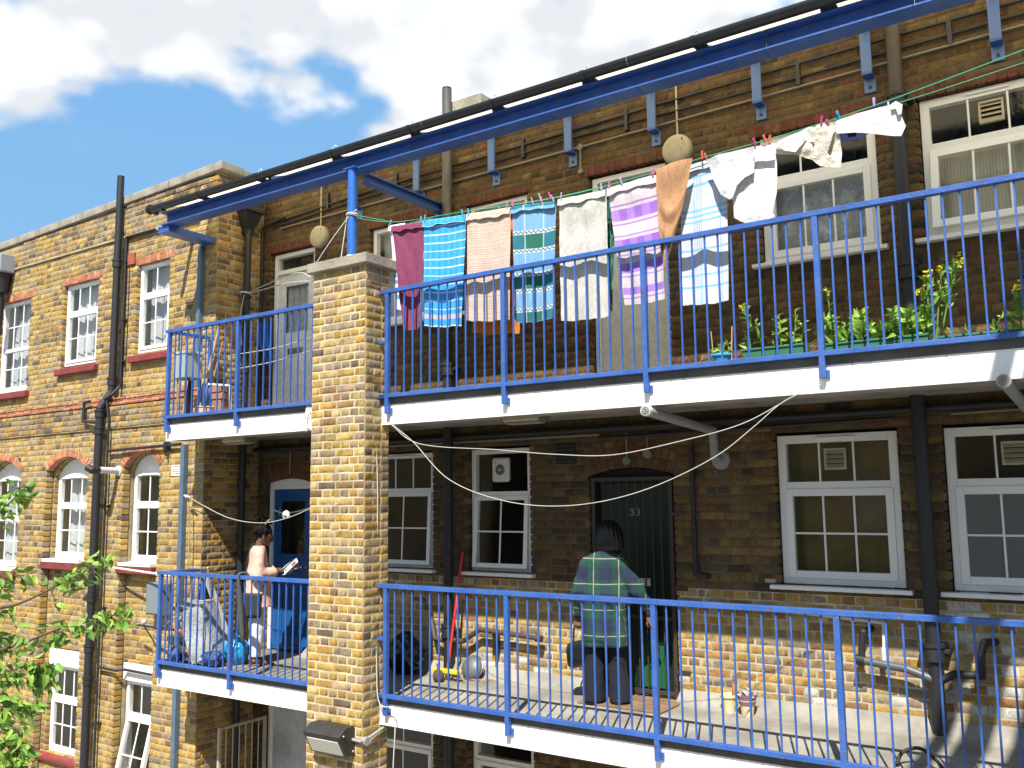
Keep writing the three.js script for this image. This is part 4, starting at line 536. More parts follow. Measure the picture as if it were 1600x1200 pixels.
{
  const f = thing('floodlight', 'dark wedge floodlight with a pale glass on the pier beside its metal conduit', 'floodlight'), x0 = -.66, x1 = -.20, z = .195;
  const s = new THREE.Shape([[0, -.30], [0, -.53], [.10, -.535], [.19, -.375], [.205, -.345], [.12, -.285], [.02, -.28]].map(p => new THREE.Vector2(p[0], p[1]))); let g = new THREE.ExtrudeGeometry(s, { depth: x1 - x0, bevelEnabled: true, bevelSize: .008, bevelThickness: .008, bevelSegments: 2 }); g.rotateY(-Math.PI / 2); g.translate(x1, 0, z); part(f, 'housing', uvm(g), mat([.035, .032, .028], { roughness: .6, map: rep(stainMap, 3) }));
  part(f, 'glass', [bar(V(x0 + .025, -.459, z + .152), V(x1 - .025, -.459, z + .152), .155, .014, V(0, -.49, .87))], new THREE.MeshPhysicalMaterial({ color: C(.50, .50, .44), roughness: .25 })); for (const [a, b] of [[.18, -.34], [.05, -.50]]) part(f, 'side_screw', [ball(V(x1 + .018, b, z + a - .02), .012)], M.metal); for (let i = 0; i < 3; i++) part(f, 'top_clip', [rb(x0 + .12 + i * .1, x0 + .16 + i * .1, -.285, -.275, z + .03, z + .06, .003)], M.greypipe);
  const c = thing('conduit', 'grey metal conduit with a round box leading from the floodlight round the pier', 'conduit'); part(c, 'tube', pipe([V(-.20, -.395, .222), V(-.096, -.40, .222), V(-.075, -.39, .15), V(-.08, -.33, -.10), V(-.08, -.27, -.13)], .015), M.greypipe); part(c, 'box', [cyl(V(-.115, -.41, .16), V(-.06, -.41, .16), .04, .04, 16)], M.greypipe);
}
// ------------------------------------------------------------------ washing lines and laundry
const LZ = -.095, LZ2 = -.26;   // front and rear line
const Q = (x, y, z = LZ) => atZ(x, y, z);
{
  const l = thing('washing_line', 'green washing line tied between the blue column and the right', 'washing line');
  part(l, 'front_cord', rope([V(-.47, 4.83, .03), V(-.1, 4.72, -.06), Q(613, 347), Q(730, 330), Q(870, 309), Q(1000, 276), Q(1100, 246), Q(1205, 217), Q(1310, 184), Q(1395, 155), Q(1600, 78)], .0045, 120), M.greenrope);
  part(l, 'rear_cord', rope([V(-.47, 4.80, -.01), Q(613, 347, LZ2), Q(730, 330, LZ2), Q(870, 308, LZ2), Q(1000, 276, LZ2), Q(1100, 247, LZ2), Q(1205, 217, LZ2), Q(1310, 186, LZ2), Q(1410, 159, LZ2), Q(1600, 98, LZ2)], .0045, 120), M.greenrope);
  part(l, 'knot', [new THREE.TorusGeometry(.056, .012, 6, 20).rotateX(Math.PI / 2).translate(-.47, 4.83, .02).toNonIndexed(), new THREE.TorusGeometry(.055, .010, 6, 20).rotateX(1.35).translate(-.47, 4.81, .02).toNonIndexed(), cyl(V(-.42, 4.83, .06), V(-.36, 4.85, .07), .008), cyl(V(-.42, 4.82, .06), V(-.37, 4.80, .08), .008)], M.rope);
}
const pegSpots = [];
// a cloth hung over the line: corners [x, y] of top left, top right, bottom right, bottom left; its top folds over the cord
function cloth(name, label, cat, c, mm, o = {}) {
  const z = o.z ?? LZ, nu = 44, nv = 60, r = rng((c[0][0] * 13 + c[0][1]) | 0), ph = [r() * 6, r() * 6, r() * 6, r() * 6], [A, B, D, E2] = c.map(p => Q(p[0], p[1], z));
  const geo = new THREE.PlaneGeometry(1, 1, nu, nv), p = geo.attributes.position, uv = geo.attributes.uv, W = A.distanceTo(B), Hh = A.distanceTo(E2), amp = o.amp ?? .009, fold = o.fold ?? .075;
  const P = V(0, 0, 0), T = V(0, 0, 0);
  for (let j = 0; j <= nv; j++) for (let i = 0; i <= nu; i++) {
    const u = i / nu, s = j / nv, k = j * (nu + 1) + i;      // s: 0 at the flap's hem in front, fold at the cord, then down behind it
    const len = fold + Hh, d = s * len;                      // distance along the cloth
    const flap = d < fold, v = flap ? (fold - d) / Hh : (d - fold) / Hh;
    P.lerpVectors(A, B, u); T.lerpVectors(E2, D, u); P.lerp(T, v);
    const vv = flap ? 0 : v, g = amp * (.35 + vv * .9) * (o.full ?? 1);
    let dz = Math.sin(u * (o.f ?? 9) + ph[0] + vv * 1.3) * g + Math.sin(u * 17 + ph[1] - vv * 2) * g * .25 + Math.sin(u * 5 + vv * 4 + ph[2]) * g * .5;
    dz += (fbm3(u * 4 + ph[3] * 9, vv * 5, 2, 4) - .5) * amp * 1.6;
    // drag folds that fan out from the pegs at both ends
    dz += amp * .45 * Math.exp(-vv * 3) * Math.sin((u + vv * .9) * 14 + ph[1]) * sstep(0, .1, vv) + amp * .35 * Math.exp(-vv * 4) * Math.sin((1 - u + vv * .9) * 15) * sstep(0, .1, vv);
    if (o.swag) { P.y -= 0; dz += o.swag * Math.sin(Math.PI * u) * Math.sin(vv * 16 * (1 + .4 * Math.abs(u - .5))) * Math.exp(-vv * 2.2) * .5; }
    const over = Math.min(1, Math.abs(d - fold) / .012), front = flap ? .010 + .012 * (fold - d) / fold + (fbm3(u * 6 + 3, ph[0], 1, 3) - .5) * .02 : -.006;
    const y = P.y + .004 - (1 - over) * 0 + (flap ? (fbm3(u * 5 + ph[2], 7, 1, 3) - .5) * .03 * (fold - d) / fold : 0) - (o.sag ?? .012) * Math.sin(Math.PI * u) * Math.min(1, vv * 6);
    const hem = vv > .97 ? (fbm3(u * 7 + ph[0], 3, 3, 3) - .5) * .014 : 0;
    p.setXYZ(k, P.x + Math.cos(u * 9 + ph[1]) * amp * .3 * vv + (o.pinch ?? .06) * (0.5 - u) * vv * W * (o.pinchSign ?? 1), y + hem, P.z + dz + front * over);
    uv.setXY(k, u, flap ? 1 - 0 + (d - fold) * .0 : 1 - v); if (flap) uv.setXY(k, u, clamp(1 - (fold - d) / Hh));
  }
  geo.computeVertexNormals();
  const m = single(name, geo, mm, label, cat, o.group);
  for (const t of o.pegs ?? [.06, .94]) pegSpots.push([A.clone().lerp(B, t), o.pegCol?.[pegSpots.length % 2] ?? o.pegC ?? 'pink', `${t < .3 ? 'at the left corner' : t > .8 ? 'at the right corner' : t < .55 ? 'near the middle' : 'right of the middle'} of the ${o.noun}`]);
  return m;
}
const fab = (fn, w = 256, h = 256, o = {}) => new THREE.MeshPhysicalMaterial({ color: 0xffffff, roughness: .95, side: THREE.DoubleSide, sheen: .3, sheenRoughness: .8, sheenColor: C(.3, .3, .3), map: dtex(w, h, fn, true), bumpMap: rep(grainBump, 3), bumpScale: .002, ...o });
const plainFab = (c, o) => new THREE.MeshPhysicalMaterial({ color: C(...c), roughness: .95, side: THREE.DoubleSide, map: rep(fineMap, 2), bumpMap: rep(grainBump, 3), bumpScale: .003, ...o });
const band = (v, a, b) => v > a && v < b, L3 = (a, b, t) => a.map((x, i) => mix(x, b[i], t));
const weave = (u, v) => .92 + .16 * (tfbm(u, v, 32, 3, 5) - .5);
cloth('towel', 'white towel with blue edging hanging behind the maroon cloth', 'towel', [[608, 352], [634, 348], [640, 480], [616, 484]], fab((u, v) => { const w = [.72, .74, .78], b = [.12, .26, .6]; return band(v, .30, .34) || band(v, .38, .395) || band(v, .12, .17) ? b : w; }, 64, 256), { noun: 'white towel behind the maroon cloth', z: LZ2 + .04, pegs: [.1], pegC: 'cyan' });
cloth('shawl', 'maroon cloth hanging leftmost in front on the washing line', 'cloth', [[612, 353], [662, 346], [660, 511], [630, 516]], fab((u, v) => L3([.16, .024, .075], [.22, .038, .105], tfbm(u, v, 64, 2, 3)), 128, 128), { noun: 'maroon cloth', pegs: [.95], pegC: 'cyan', f: 6, amp: .016 });
cloth('towel', 'bright blue towel with thin white stripes on the line', 'towel', [[661, 345], [728, 335], [723, 509], [660, 510]], fab((u, v) => { const s = (v * 13) % 1, t = (u * 7) % 1; let c = [.025, .30, .70]; if (t < .5) c = [.045, .36, .74]; if (s < .13) c = [.62, .74, .80]; if (v < .11 && v > .07) c = [.45, .42, .50]; return c.map(x => x * weave(u, v)); }), { noun: 'bright blue striped towel', pegCol: ['cyan', 'cyan'] });
cloth('towel', 'pale peach towel with fine horizontal stripes on the line', 'towel', [[729, 335], [798, 324], [797, 499], [727, 502]], fab((u, v) => { const s = (v * 46) % 1; return (s < .3 ? [.44, .32, .26] : [.60, .47, .39]).map(x => x * weave(u, v)); }), { noun: 'pale peach towel', pegCol: ['cyan', 'pink'] });
cloth('shawl', 'orange cloth showing below and behind the peach towel', 'cloth', [[752, 332], [822, 320], [812, 520], [738, 521]], plainFab([.62, .20, .012]), { z: LZ2, pegs: [], amp: .03 });
cloth('sarong', 'teal and light blue banded sarong with zigzag borders on the line', 'cloth', [[799, 322], [869, 313], [866, 497], [803, 505]], fab((u, v) => { const t = 1 - v, bl = [.17, .36, .58], te = [.015, .16, .22], gr = [.01, .13, .09], wh = [.60, .64, .62]; let c = bl; if (band(t, .26, .38) || band(t, .62, .72) || band(t, .92, 1)) c = (u > .32 && u < .72) ? gr : te; if (t < .04) c = te; if (((u > .28 && u < .31) || (u > .70 && u < .73))) c = L3(c, wh, .6); for (const y of [.24, .40, .60, .74, .90]) if (Math.abs(t - y) < .016) { c = wh; if (Math.abs(t - y - .008 * Math.sin(u * 60)) < .005) c = [.02, .04, .05]; } return c.map(x => x * weave(u, v)); }), { noun: 'teal banded sarong', pegCol: ['pink', 'lilac'], pegs: [.05, .5, .7, .95] });
cloth('towel', 'plain off white cloth hanging in the middle of the line', 'cloth', [[872, 311], [947, 296], [951, 494], [877, 502]], plainFab([.60, .585, .54]), { noun: 'plain off white cloth', pegs: [.08, .92], amp: .014, swag: .03, pegC: 'lilac' });
cloth('shawl', 'dark green patterned cloth glimpsed behind the off white cloth', 'cloth', [[905, 305], [962, 292], [958, 486], [900, 488]], fab((u, v) => L3([.005, .07, .05], [.04, .22, .13], sstep(.5, .62, tfbm(u, v, 20, 3, 31)))), { z: LZ2, pegs: [] });
cloth('shawl', 'cream cloth with purple check bands on the line', 'cloth', [[949, 295], [1029, 271], [1041, 467], [973, 477]], fab((u, v) => { const t = 1 - v; let c = [.60, .53, .55]; const vs = ((u * 3.2) % 1) < .5 ? .25 : 0; c = L3(c, [.44, .36, .50], vs); for (const [a, b] of [[.20, .30], [.46, .56], [.66, .74], [.86, .92]]) if (band(t, a, b)) c = L3([.30, .13, .55], [.44, .27, .66], vs * 2); for (const y of [.17, .33, .43, .59, .77, .95]) if (Math.abs(t - y) < .006) c = [.34, .20, .5]; return c.map(x => x * weave(u, v)); }), { noun: 'purple check cloth', pegCol: ['pink', 'lilac'], pegs: [.05, .3, .9], swag: .03 });
cloth('shawl', 'pale cloth with thin light blue check lines, rightmost long cloth', 'cloth', [[1062, 262], [1134, 240], [1141, 469], [1063, 478]], fab((u, v) => { const t = 1 - v; let c = [.60, .60, .66]; const st = [.1, .16, .34, .38, .42, .62, .8, .88]; for (const y of st) if (Math.abs(t - y) < .008) c = [.22, .48, .70]; for (const x of [.3, .36, .42, .46, .85]) if (Math.abs(u - x) < .012) c = L3(c, [.20, .46, .70], .7); if (((t * 4) % 1) < .35) c = L3(c, [.42, .54, .68], .25); return c.map(x => x * weave(u, v)); }), { noun: 'pale blue check cloth', z: LZ - .05, pegs: [.6], pegC: 'orange' });
// tan cloth gathered and draped in swags, hanging to a point
{ const g = new THREE.PlaneGeometry(1, 1, 50, 70), p = g.attributes.position; for (let j = 0; j <= 70; j++) for (let i = 0; i <= 50; i++) { const u = i / 50, v = j / 70, k = j * 51 + i; const tl = Q(1030, 268), tr = Q(1086, 250), bl = Q(1027, 392), br = Q(1062, 400); const A = tl.clone().lerp(tr, u), B = bl.clone().lerp(br, u); const q = A.clone().lerp(B, v); const sw = Math.sin(Math.PI * u); q.y -= sw * .20 * Math.min(1, v * 4) * (1 - v * .45); q.y -= Math.max(0, v - .6) * .16 * Math.exp(-((u - .62) ** 2) * 12); q.x -= (u - .4) * v * v * .16;
    const f = Math.sin(v * 21 + u * 1.5) * .022 * sw * Math.exp(-v * 1.6) + Math.sin(u * 17 + v * 2) * .014 * sstep(.25, .8, v) + (fbm3(u * 4, v * 5, 9, 3) - .5) * .025; p.setXYZ(k, q.x, q.y, q.z + .05 + f + .03 * sw * (1 - v)); }
  g.computeVertexNormals(); single('shawl', g, plainFab([.56, .30, .15]), 'tan cloth draped in swags over the line beside the purple check cloth', 'cloth'); pegSpots.push([Q(1098, 246), 'orange', 'beside the tan draped cloth']);
  single('shawl', rope([Q(985, 288).add(V(0, .0, -.02)), Q(1010, 279).add(V(0, .012, -.02)), Q(1033, 266).add(V(0, .008, .02))], .012, 20), plainFab([.56, .30, .15]), 'twisted tan cloth end lying along the line above the purple cloth', 'cloth'); }
// thin solid sheets with an outline: garments folded over the line
function garment(name, label, cat, pts, mm, o = {}) {
  const z = o.z ?? LZ + .03, s = new THREE.Shape(pts.map(p => { const q = Q(p[0], p[1], z); return new THREE.Vector2(q.x, q.y); })), b = new THREE.Box2().setFromPoints(s.getPoints());
  // fine triangulation: sample the outline's box and keep the cells inside, snapping the border
  const N = o.n ?? 60, W = b.max.x - b.min.x, Hh = b.max.y - b.min.y, M2 = Math.max(8, Math.round(N * Hh / W)), poly = s.getPoints(), ins = (x, y) => { let c = false; for (let i = 0, j = poly.length - 1; i < poly.length; j = i++) if ((poly[i].y > y) !== (poly[j].y > y) && x < (poly[j].x - poly[i].x) * (y - poly[i].y) / (poly[j].y - poly[i].y) + poly[i].x) c = !c; return c; };
  const pos = [], idx = new Map(), tri = [], snap = (i, j) => { const k = i * 1000 + j; if (idx.has(k)) return idx.get(k); let x = b.min.x + W * i / N, y = b.min.y + Hh * j / M2; if (!ins(x, y)) { let best = 1e9, bx2 = x, by2 = y; for (let a = 0, c = poly.length - 1; a < poly.length; c = a++) { const A = poly[a], B = poly[c], dx = B.x - A.x, dy = B.y - A.y, t = clamp(((x - A.x) * dx + (y - A.y) * dy) / (dx * dx + dy * dy)), X = A.x + dx * t, Y = A.y + dy * t, d = (X - x) ** 2 + (Y - y) ** 2; if (d < best) { best = d; bx2 = X; by2 = Y; } } x = bx2; y = by2; }
    const a = o.amp ?? .02, f = o.f ?? 1, dz = (fbm3(x * 4 * f + (o.seed ?? 0), y * 4 * f, 4, 4) - .5) * 2.6 * a + Math.sin((x * .8 + y * .9) * 9 * f + (o.seed ?? 0)) * a * .3 + (o.bulge ? o.bulge * (1 - Math.abs(2 * (x - b.min.x) / W - 1)) : 0); pos.push(x, y, z + dz); const n = pos.length / 3 - 1; idx.set(k, n); return n; };
  for (let i = 0; i < N; i++) for (let j = 0; j < M2; j++) { let c = 0; for (const [a, d] of [[0, 0], [1, 0], [0, 1], [1, 1], [.5, .5]]) if (ins(b.min.x + W * (i + a) / N, b.min.y + Hh * (j + d) / M2)) c++; if (c < 2) continue; const q = [snap(i, j), snap(i + 1, j), snap(i + 1, j + 1), snap(i, j + 1)]; tri.push(q[0], q[1], q[2], q[0], q[2], q[3]); }
  const g = new THREE.BufferGeometry(); g.setAttribute('position', new THREE.Float32BufferAttribute(pos, 3)); g.setIndex(tri); g.computeVertexNormals(); uvm(g); return part(o.parent ?? scene, name, g, mm);
}
const whiteFab = plainFab([.76, .75, .75]), creamFab = plainFab([.70, .64, .55]), greyFab = plainFab([.66, .67, .74]);
{ const t = thing('shirt', 'white shirt with a loose sleeve hung over the line beside the tan cloth', 'shirt');
  garment('body', '', '', [[1148, 236], [1180, 228], [1211, 222], [1213, 262], [1213, 300], [1207, 333], [1211, 337], [1200, 347], [1180, 348], [1165, 349], [1155, 345], [1147, 340], [1146, 314], [1134, 306], [1130, 280], [1138, 250]], whiteFab, { parent: t, z: LZ, seed: 3 });
  garment('flap', '', '', [[1104, 250], [1125, 240], [1160, 232], [1178, 228], [1178, 270], [1165, 277], [1152, 290], [1146, 308], [1140, 312], [1126, 304], [1115, 282]], greyFab, { parent: t, z: LZ + .045, seed: 8, amp: .026 });
  garment('waistband', '', '', [[1177, 234], [1211, 224], [1211, 236], [1177, 246]], greyFab, { parent: t, z: LZ + .055, amp: .01 });
  for (const a of t.children) delete a.userData.label; pegSpots.push([Q(1180, 226), 'magenta', 'on the white shirt beside the tan cloth'], [Q(1196, 221), 'orange', 'left of another one on the white shirt'], [Q(1203, 222), 'orange', 'at the right end of the white shirt']); }
{ const t = thing('shirt', 'crumpled cream shirt bunched over the line, second garment from the right', 'shirt');
  garment('body', '', '', [[1212, 222], [1230, 214], [1255, 200], [1285, 190], [1306, 190], [1312, 215], [1315, 240], [1314, 262], [1296, 262], [1270, 250], [1246, 242], [1226, 240], [1212, 240]], creamFab, { parent: t, amp: .045, f: 1.6, seed: 21 });
  garment('sleeve', '', '', [[1262, 205], [1290, 197], [1306, 196], [1300, 220], [1292, 238], [1314, 262], [1280, 258], [1264, 246], [1272, 225]], creamFab, { parent: t, z: LZ + .07, amp: .03, f: 1.5, seed: 25 });
  garment('shoulder', '', '', [[1212, 224], [1232, 212], [1262, 200], [1256, 222], [1244, 238], [1226, 236]], whiteFab, { parent: t, z: LZ + .06, amp: .03, f: 1.7, seed: 29 }); pegSpots.push([Q(1284, 192), 'magenta', 'on top of the crumpled cream shirt'], [Q(1295, 197), 'magenta', 'at the right end of the cream shirt']); }
{ const t = thing('shirt', 'white vest stretched along the right end of the washing line', 'shirt');
  garment('body', '', '', [[1306, 190], [1340, 178], [1375, 168], [1398, 162], [1410, 162], [1408, 180], [1415, 196], [1408, 212], [1395, 212], [1365, 209], [1335, 208], [1308, 210]], whiteFab, { parent: t, amp: .022, seed: 33 });
  garment('strap', '', '', [[1392, 164], [1400, 158], [1410, 163], [1409, 178], [1404, 180], [1400, 170], [1394, 172]], whiteFab, { parent: t, z: LZ + .04, seed: 37 }); pegSpots.push([Q(1311, 184), 'blue', 'at the left end of the white vest'], [Q(1366, 164), 'lilac', 'on the navy shorts above the white vest']); }
{ const t = thing('shorts', 'navy blue shorts with a red label folded over the line behind the white vest', 'shorts');
  const navy = plainFab([.012, .018, .07]); garment('body', '', '', [[1288, 192], [1320, 182], [1355, 170], [1392, 156], [1396, 170], [1380, 190], [1340, 218], [1312, 222], [1300, 205]], navy, { parent: t, z: LZ2 + .06, amp: .03, seed: 41 });
  garment('label', '', '', [[1325, 179], [1340, 174], [1339, 183], [1326, 187]], plainFab([.5, .06, .04]), { parent: t, z: LZ2 + .115, amp: .004 }); garment('seam', '', '', [[1386, 157], [1388, 156], [1390, 170], [1388, 171]], whiteFab, { parent: t, z: LZ2 + .115, amp: .003 }); }
// pegs
{ const cols = { pink: [.62, .14, .34], cyan: [.05, .42, .50], lilac: [.40, .34, .62], orange: [.65, .12, .04], magenta: [.45, .03, .20], blue: [.03, .30, .55] };
  const spots = [...pegSpots, [Q(845, 311), 'lilac', 'between two others on the teal sarong'], [Q(861, 309), 'pink', 'at the far right of the teal sarong'], [Q(941, 296), 'lilac', 'where the off white and purple cloths meet']];
  for (const [p, c, w] of spots) { const g = thing('clothes_peg', `${c} plastic clothes peg ${w}`, 'clothes peg', 'clothes pegs on the washing line'), mm = M['peg' + c] ??= mat(cols[c], { roughness: .4 }); g.position.copy(p).add(V(0, .005, .012)); g.rotation.set(.25, .5, ((p.x * 37) % 1 - .5) * .5);
    part(g, 'jaw', [rb(-.006, .006, -.022, .045, .004, .013, .003)], mm); part(g, 'jaw', [bar(V(0, -.022, -.006), V(0, .012, -.006), .012, .009, V(0, 0, 1)), bar(V(0, .012, -.006), V(0, .045, -.016), .012, .009, V(0, 0, 1))], mm); part(g, 'spring', [cyl(V(-.008, .006, 0), V(.008, .006, 0), .005)], M.metal); } }
// slack ropes under the upper walkway, and other cords
single('rope', [rope([Q(612, 664, .05), Q(645, 690, .05), Q(780, 703, .05), Q(870, 710, .05), Q(955, 711, .05), Q(1060, 690, .05), Q(1160, 662, .05), Q(1225, 628, .05), Q(1283, 596, .02)], .0038, 80)], M.rope, 'white slack rope, the shallower of two sagging under the upper fascia', 'rope');
single('rope', [rope([Q(614, 664, .055), Q(645, 690, .055), Q(700, 748, .055), Q(790, 783, .055), Q(890, 790, .055), Q(1000, 768, .055), Q(1120, 712, .055), Q(1180, 665, .055), Q(1225, 627, .055), Q(1284, 600, .02)], .0038, 80)], M.rope, 'white slack rope, the deeper of two sagging in front of the lower doors', 'rope');
single('rope', [rope([V(-.12, 2.60, .02), V(-.10, 1.9, .0), V(-.12, 1.2, -.01), V(-.10, .3, .0), V(-.03, -.1, .02), V(.12, -.12, .012), V(.13, -.7, .012)], .006, 60)], M.rope, 'pale cord hanging down the right side of the brick pier', 'rope');
single('rope', [rope([V(-.47, 4.80, .07), V(-.63, 4.55, .16), V(-.80, 4.33, .2)], .005, 20), rope([V(-.50, 4.83, .06), V(-.545, 4.36, .10)], .006, 20)], M.rope, 'thin cords tied from the blue column down to the pier cap', 'rope');
single('washing_line', [rope([V(-.88, 4.18, .18), V(-1.9, 4.52, -.5), V(-3.45, 4.62, -1.10)], .006, 30), rope([V(-.88, 4.15, .15), V(-2.0, 4.42, -.5), V(-3.45, 4.60, -1.10)], .006, 30), new THREE.TorusGeometry(.07, .014, 6, 18).rotateX(1.4).translate(XS + .10, 4.62, -1.15).toNonIndexed(), rope([V(-3.50, 4.58, -1.06), V(-3.54, 4.3, -1.04), V(-3.5, 3.9, -1.04)], .007, 16)], M.rope, 'pale washing lines tied to the downpipe at the upper left', 'washing line');
single('washing_line', [rope([V(-.88, 3.62, -.02), V(-2.2, 3.66, -.5), V(-3.55, 3.75, -.9)], .006, 30), rope([V(-.88, 3.48, -.02), V(-2.2, 3.5, -.5), V(-3.6, 3.55, -.9)], .006, 30)], M.rope, 'two pale lines stretched behind the upper left railing', 'washing line');
{ const z0 = -.55, l = thing('washing_line', 'pale sagging washing line above the person in pink', 'washing line'); part(l, 'cord', [rope([Q(292, 775, -.52), Q(318, 790, z0), Q(360, 810, z0), Q(410, 817, z0), Q(450, 809, z0), Q(486, 794, z0)], .0045, 40), rope([Q(424, 795, -.75), Q(440, 801, -.75), Q(460, 800, -.75), Q(486, 793, -.75)], .007, 20)], M.rope); part(l, 'knot', [ball(Q(292, 776, -.50), .025), cyl(Q(288, 774, -.50), Q(298, 778, -.48), .012)], M.rope); part(l, 'tail', [rope([Q(294, 778, -.52), Q(296, 830, -.54), Q(294, 885, -.54)], .009, 20)], M.wood);
  const cl = single('cloth_scrap', [ball(V(0, 0, 0), .05, 10)], whiteFab, 'small white cloth scrap on the line in front of the blue door', 'cloth'); { const p = cl.geometry.attributes.position; for (let i = 0; i < p.count; i++) { const x = p.getX(i), y = p.getY(i), n = fbm3(x * 30 + 2, y * 30, p.getZ(i) * 30, 3); p.setXYZ(i, x * 1.25, (y < -.01 && Math.abs(x) < .014 ? y * .1 : y) * (.5 + n) - Math.abs(x) * .3, p.getZ(i) * .5); } cl.geometry.computeVertexNormals(); cl.position.copy(Q(447, 803, -.66)); }
  const peg = (x, y, z, a, label) => { const p = Q(x, y, z), g = thing('clothes_peg', label, 'clothes peg'); g.position.copy(p); g.rotation.set(0, .5, a); part(g, 'jaw', [rb(-.010, -.001, -.04, .04, -.006, .006, .002)], M.wood); part(g, 'jaw', [rb(.001, .010, -.04, .04, -.006, .006, .002)], M.wood); part(g, 'spring', [cyl(V(-.011, .0, 0), V(.011, 0, 0), .006)], M.metal); };
  peg(418, 815, z0, -.8, 'wooden clothes peg on the lower line above the person in pink'); peg(437, 800, -.75, 0, 'wooden clothes peg beside the white cloth scrap'); }
// ------------------------------------------------------------------ plants on the upper walkway
const leafMat = c => new THREE.MeshPhysicalMaterial({ color: C(...c), roughness: .55, side: THREE.DoubleSide, transmission: .28, thickness: 0 });
const LM = { bright: leafMat([.19, .35, .04]), mid: leafMat([.14, .29, .035]), deep: leafMat([.09, .20, .025]), lime: leafMat([.30, .46, .06]) };
const stemMat = mat([.13, .22, .04], { roughness: .7 }), flowerMat = mat([.80, .66, .012], { roughness: .7, side: THREE.DoubleSide });
// a folded, curved leaf, base at the origin, pointing along +y
function leafGeo(L, W, curl = .3, fold = .25, n = 5) { const pos = [], uv = [], row = []; for (let i = 0; i <= n; i++) { const t = i / n, w = W * Math.pow(Math.sin(Math.PI * Math.min(1, .06 + t * .93)), .8) * (1 - t * .25), y = L * t, z = -curl * L * t * t; row.push([[-w, y, z + fold * w], [0, y, z], [w, y, z + fold * w]]); } for (let i = 0; i < n; i++) for (let k = 0; k < 2; k++) { const a = row[i][k], b = row[i][k + 1], c = row[i + 1][k + 1], d = row[i + 1][k]; for (const q of [a, b, c, a, c, d]) { pos.push(...q); uv.push(q[0], q[1]); } } const g = new THREE.BufferGeometry(); g.setAttribute('position', new THREE.Float32BufferAttribute(pos, 3)); g.setAttribute('uv', new THREE.Float32BufferAttribute(uv, 2)); g.computeVertexNormals(); return g; }
const orient = (g, p, dir, roll) => { const q = new THREE.Quaternion().setFromUnitVectors(V(0, 1, 0), dir.clone().normalize()).multiply(new THREE.Quaternion().setFromAxisAngle(V(0, 1, 0), roll)); return g.clone().applyQuaternion(q).translate(p.x, p.y, p.z); };
function plant(o) { // o: name label x y z, stems [{dx, dz, h, lean, flower}], leaf {L, W}, density
  const t = thing(o.name ?? 'potted_plant', o.label, 'plant', o.group), r = rng(o.seed ?? 5), st = [], lv = [[], []], fl = [];
  for (const s of o.stems) { const b = V(o.x + s.dx, o.y, o.z + s.dz), top = b.clone().add(V(s.lean ?? (r() - .5) * .1, s.h, (r() - .3) * .1)), c = new THREE.CatmullRomCurve3([b, b.clone().lerp(top, .5).add(V((r() - .5) * .04, 0, (r() - .5) * .04)), top]); st.push(new THREE.TubeGeometry(c, 8, .0045 + s.h * .004, 5).toNonIndexed());
    const n = Math.round((o.n ?? 14) * s.h / .4 * (s.leafy ?? 1)); for (let i = 0; i < n; i++) { const tt = (s.from ?? .12) + (1 - (s.from ?? .12)) * (i + r()) / n * (s.to ?? 1), p = c.getPoint(Math.min(1, tt)), a = r() * 6.28, k = (.6 + r() * .7) * (1.15 - .55 * tt); const g = leafGeo(o.L * k, o.W * k, .25 + r() * .5, .2 + r() * .3, 4); lv[r() < .5 ? 0 : 1].push(orient(g, p, V(Math.cos(a), .25 + r() * .8 - .4 * (1 - tt), Math.sin(a)), r() * 6.28)); }
    if (s.flower) for (let i = 0; i < s.flower; i++) { const p = top.clone().add(V((r() - .5) * .07, (r() - .65) * .07, (r() - .5) * .07)); for (let k = 0; k < 4; k++) { const a = k * 1.57 + r(); fl.push(orient(leafGeo(.016, .008, .2, .1, 2), p, V(Math.cos(a), .5 + r() * .4, Math.sin(a)), 0)); } fl.push(ball(p, .005, 6)); st.push(cyl(top, p, .0018, .0018, 4)); } }
  if (st.length) part(t, 'stem', st, stemMat); if (lv[0].length) part(t, 'foliage', lv[0], LM[o.c?.[0] ?? 'bright']); if (lv[1].length) part(t, 'foliage', lv[1], LM[o.c?.[1] ?? 'mid']); if (fl.length) part(t, 'flower', fl, flowerMat); return t;
}
const UF = 2.9 + FLOOR, SILL = UF + .005;
function trough(x0, x1, z, h, mm, label, kind = 'planter') { const t = thing('planter', label, kind); part(t, 'trough', [rb(x0, x1, SILL, SILL + h, z - .09, z - .07, .006), rb(x0, x1, SILL, SILL + h, z + .07, z + .09, .006), rb(x0, x0 + .02, SILL, SILL + h, z - .07, z + .07, .006), rb(x1 - .02, x1, SILL, SILL + h, z - .07, z + .07, .006), bx(x0 + .02, x1 - .02, SILL, SILL + .02, z - .07, z + .07), rb(x0 - .012, x1 + .012, SILL + h - .018, SILL + h, z + .0905, z + .10, .004)], mm); part(t, 'soil', [bx(x0 + .02, x1 - .02, SILL + .02, SILL + h - .03, z - .07, z + .07)], mat([.035, .022, .013], { roughness: 1 })); return t; }
const greenpot = mat([.03, .14, .08], { roughness: .5 });
trough(3.62, 4.10, -.26, .17, greenpot, 'green plastic trough with spindly yellow flowering plants behind the upper railing');
trough(4.22, 4.98, -.27, .15, greenpot, 'green plastic trough with the bushy green plant behind the upper railing');
trough(5.05, 5.6, -.28, .12, greenpot, 'green plastic trough at the right end of the upper railing');
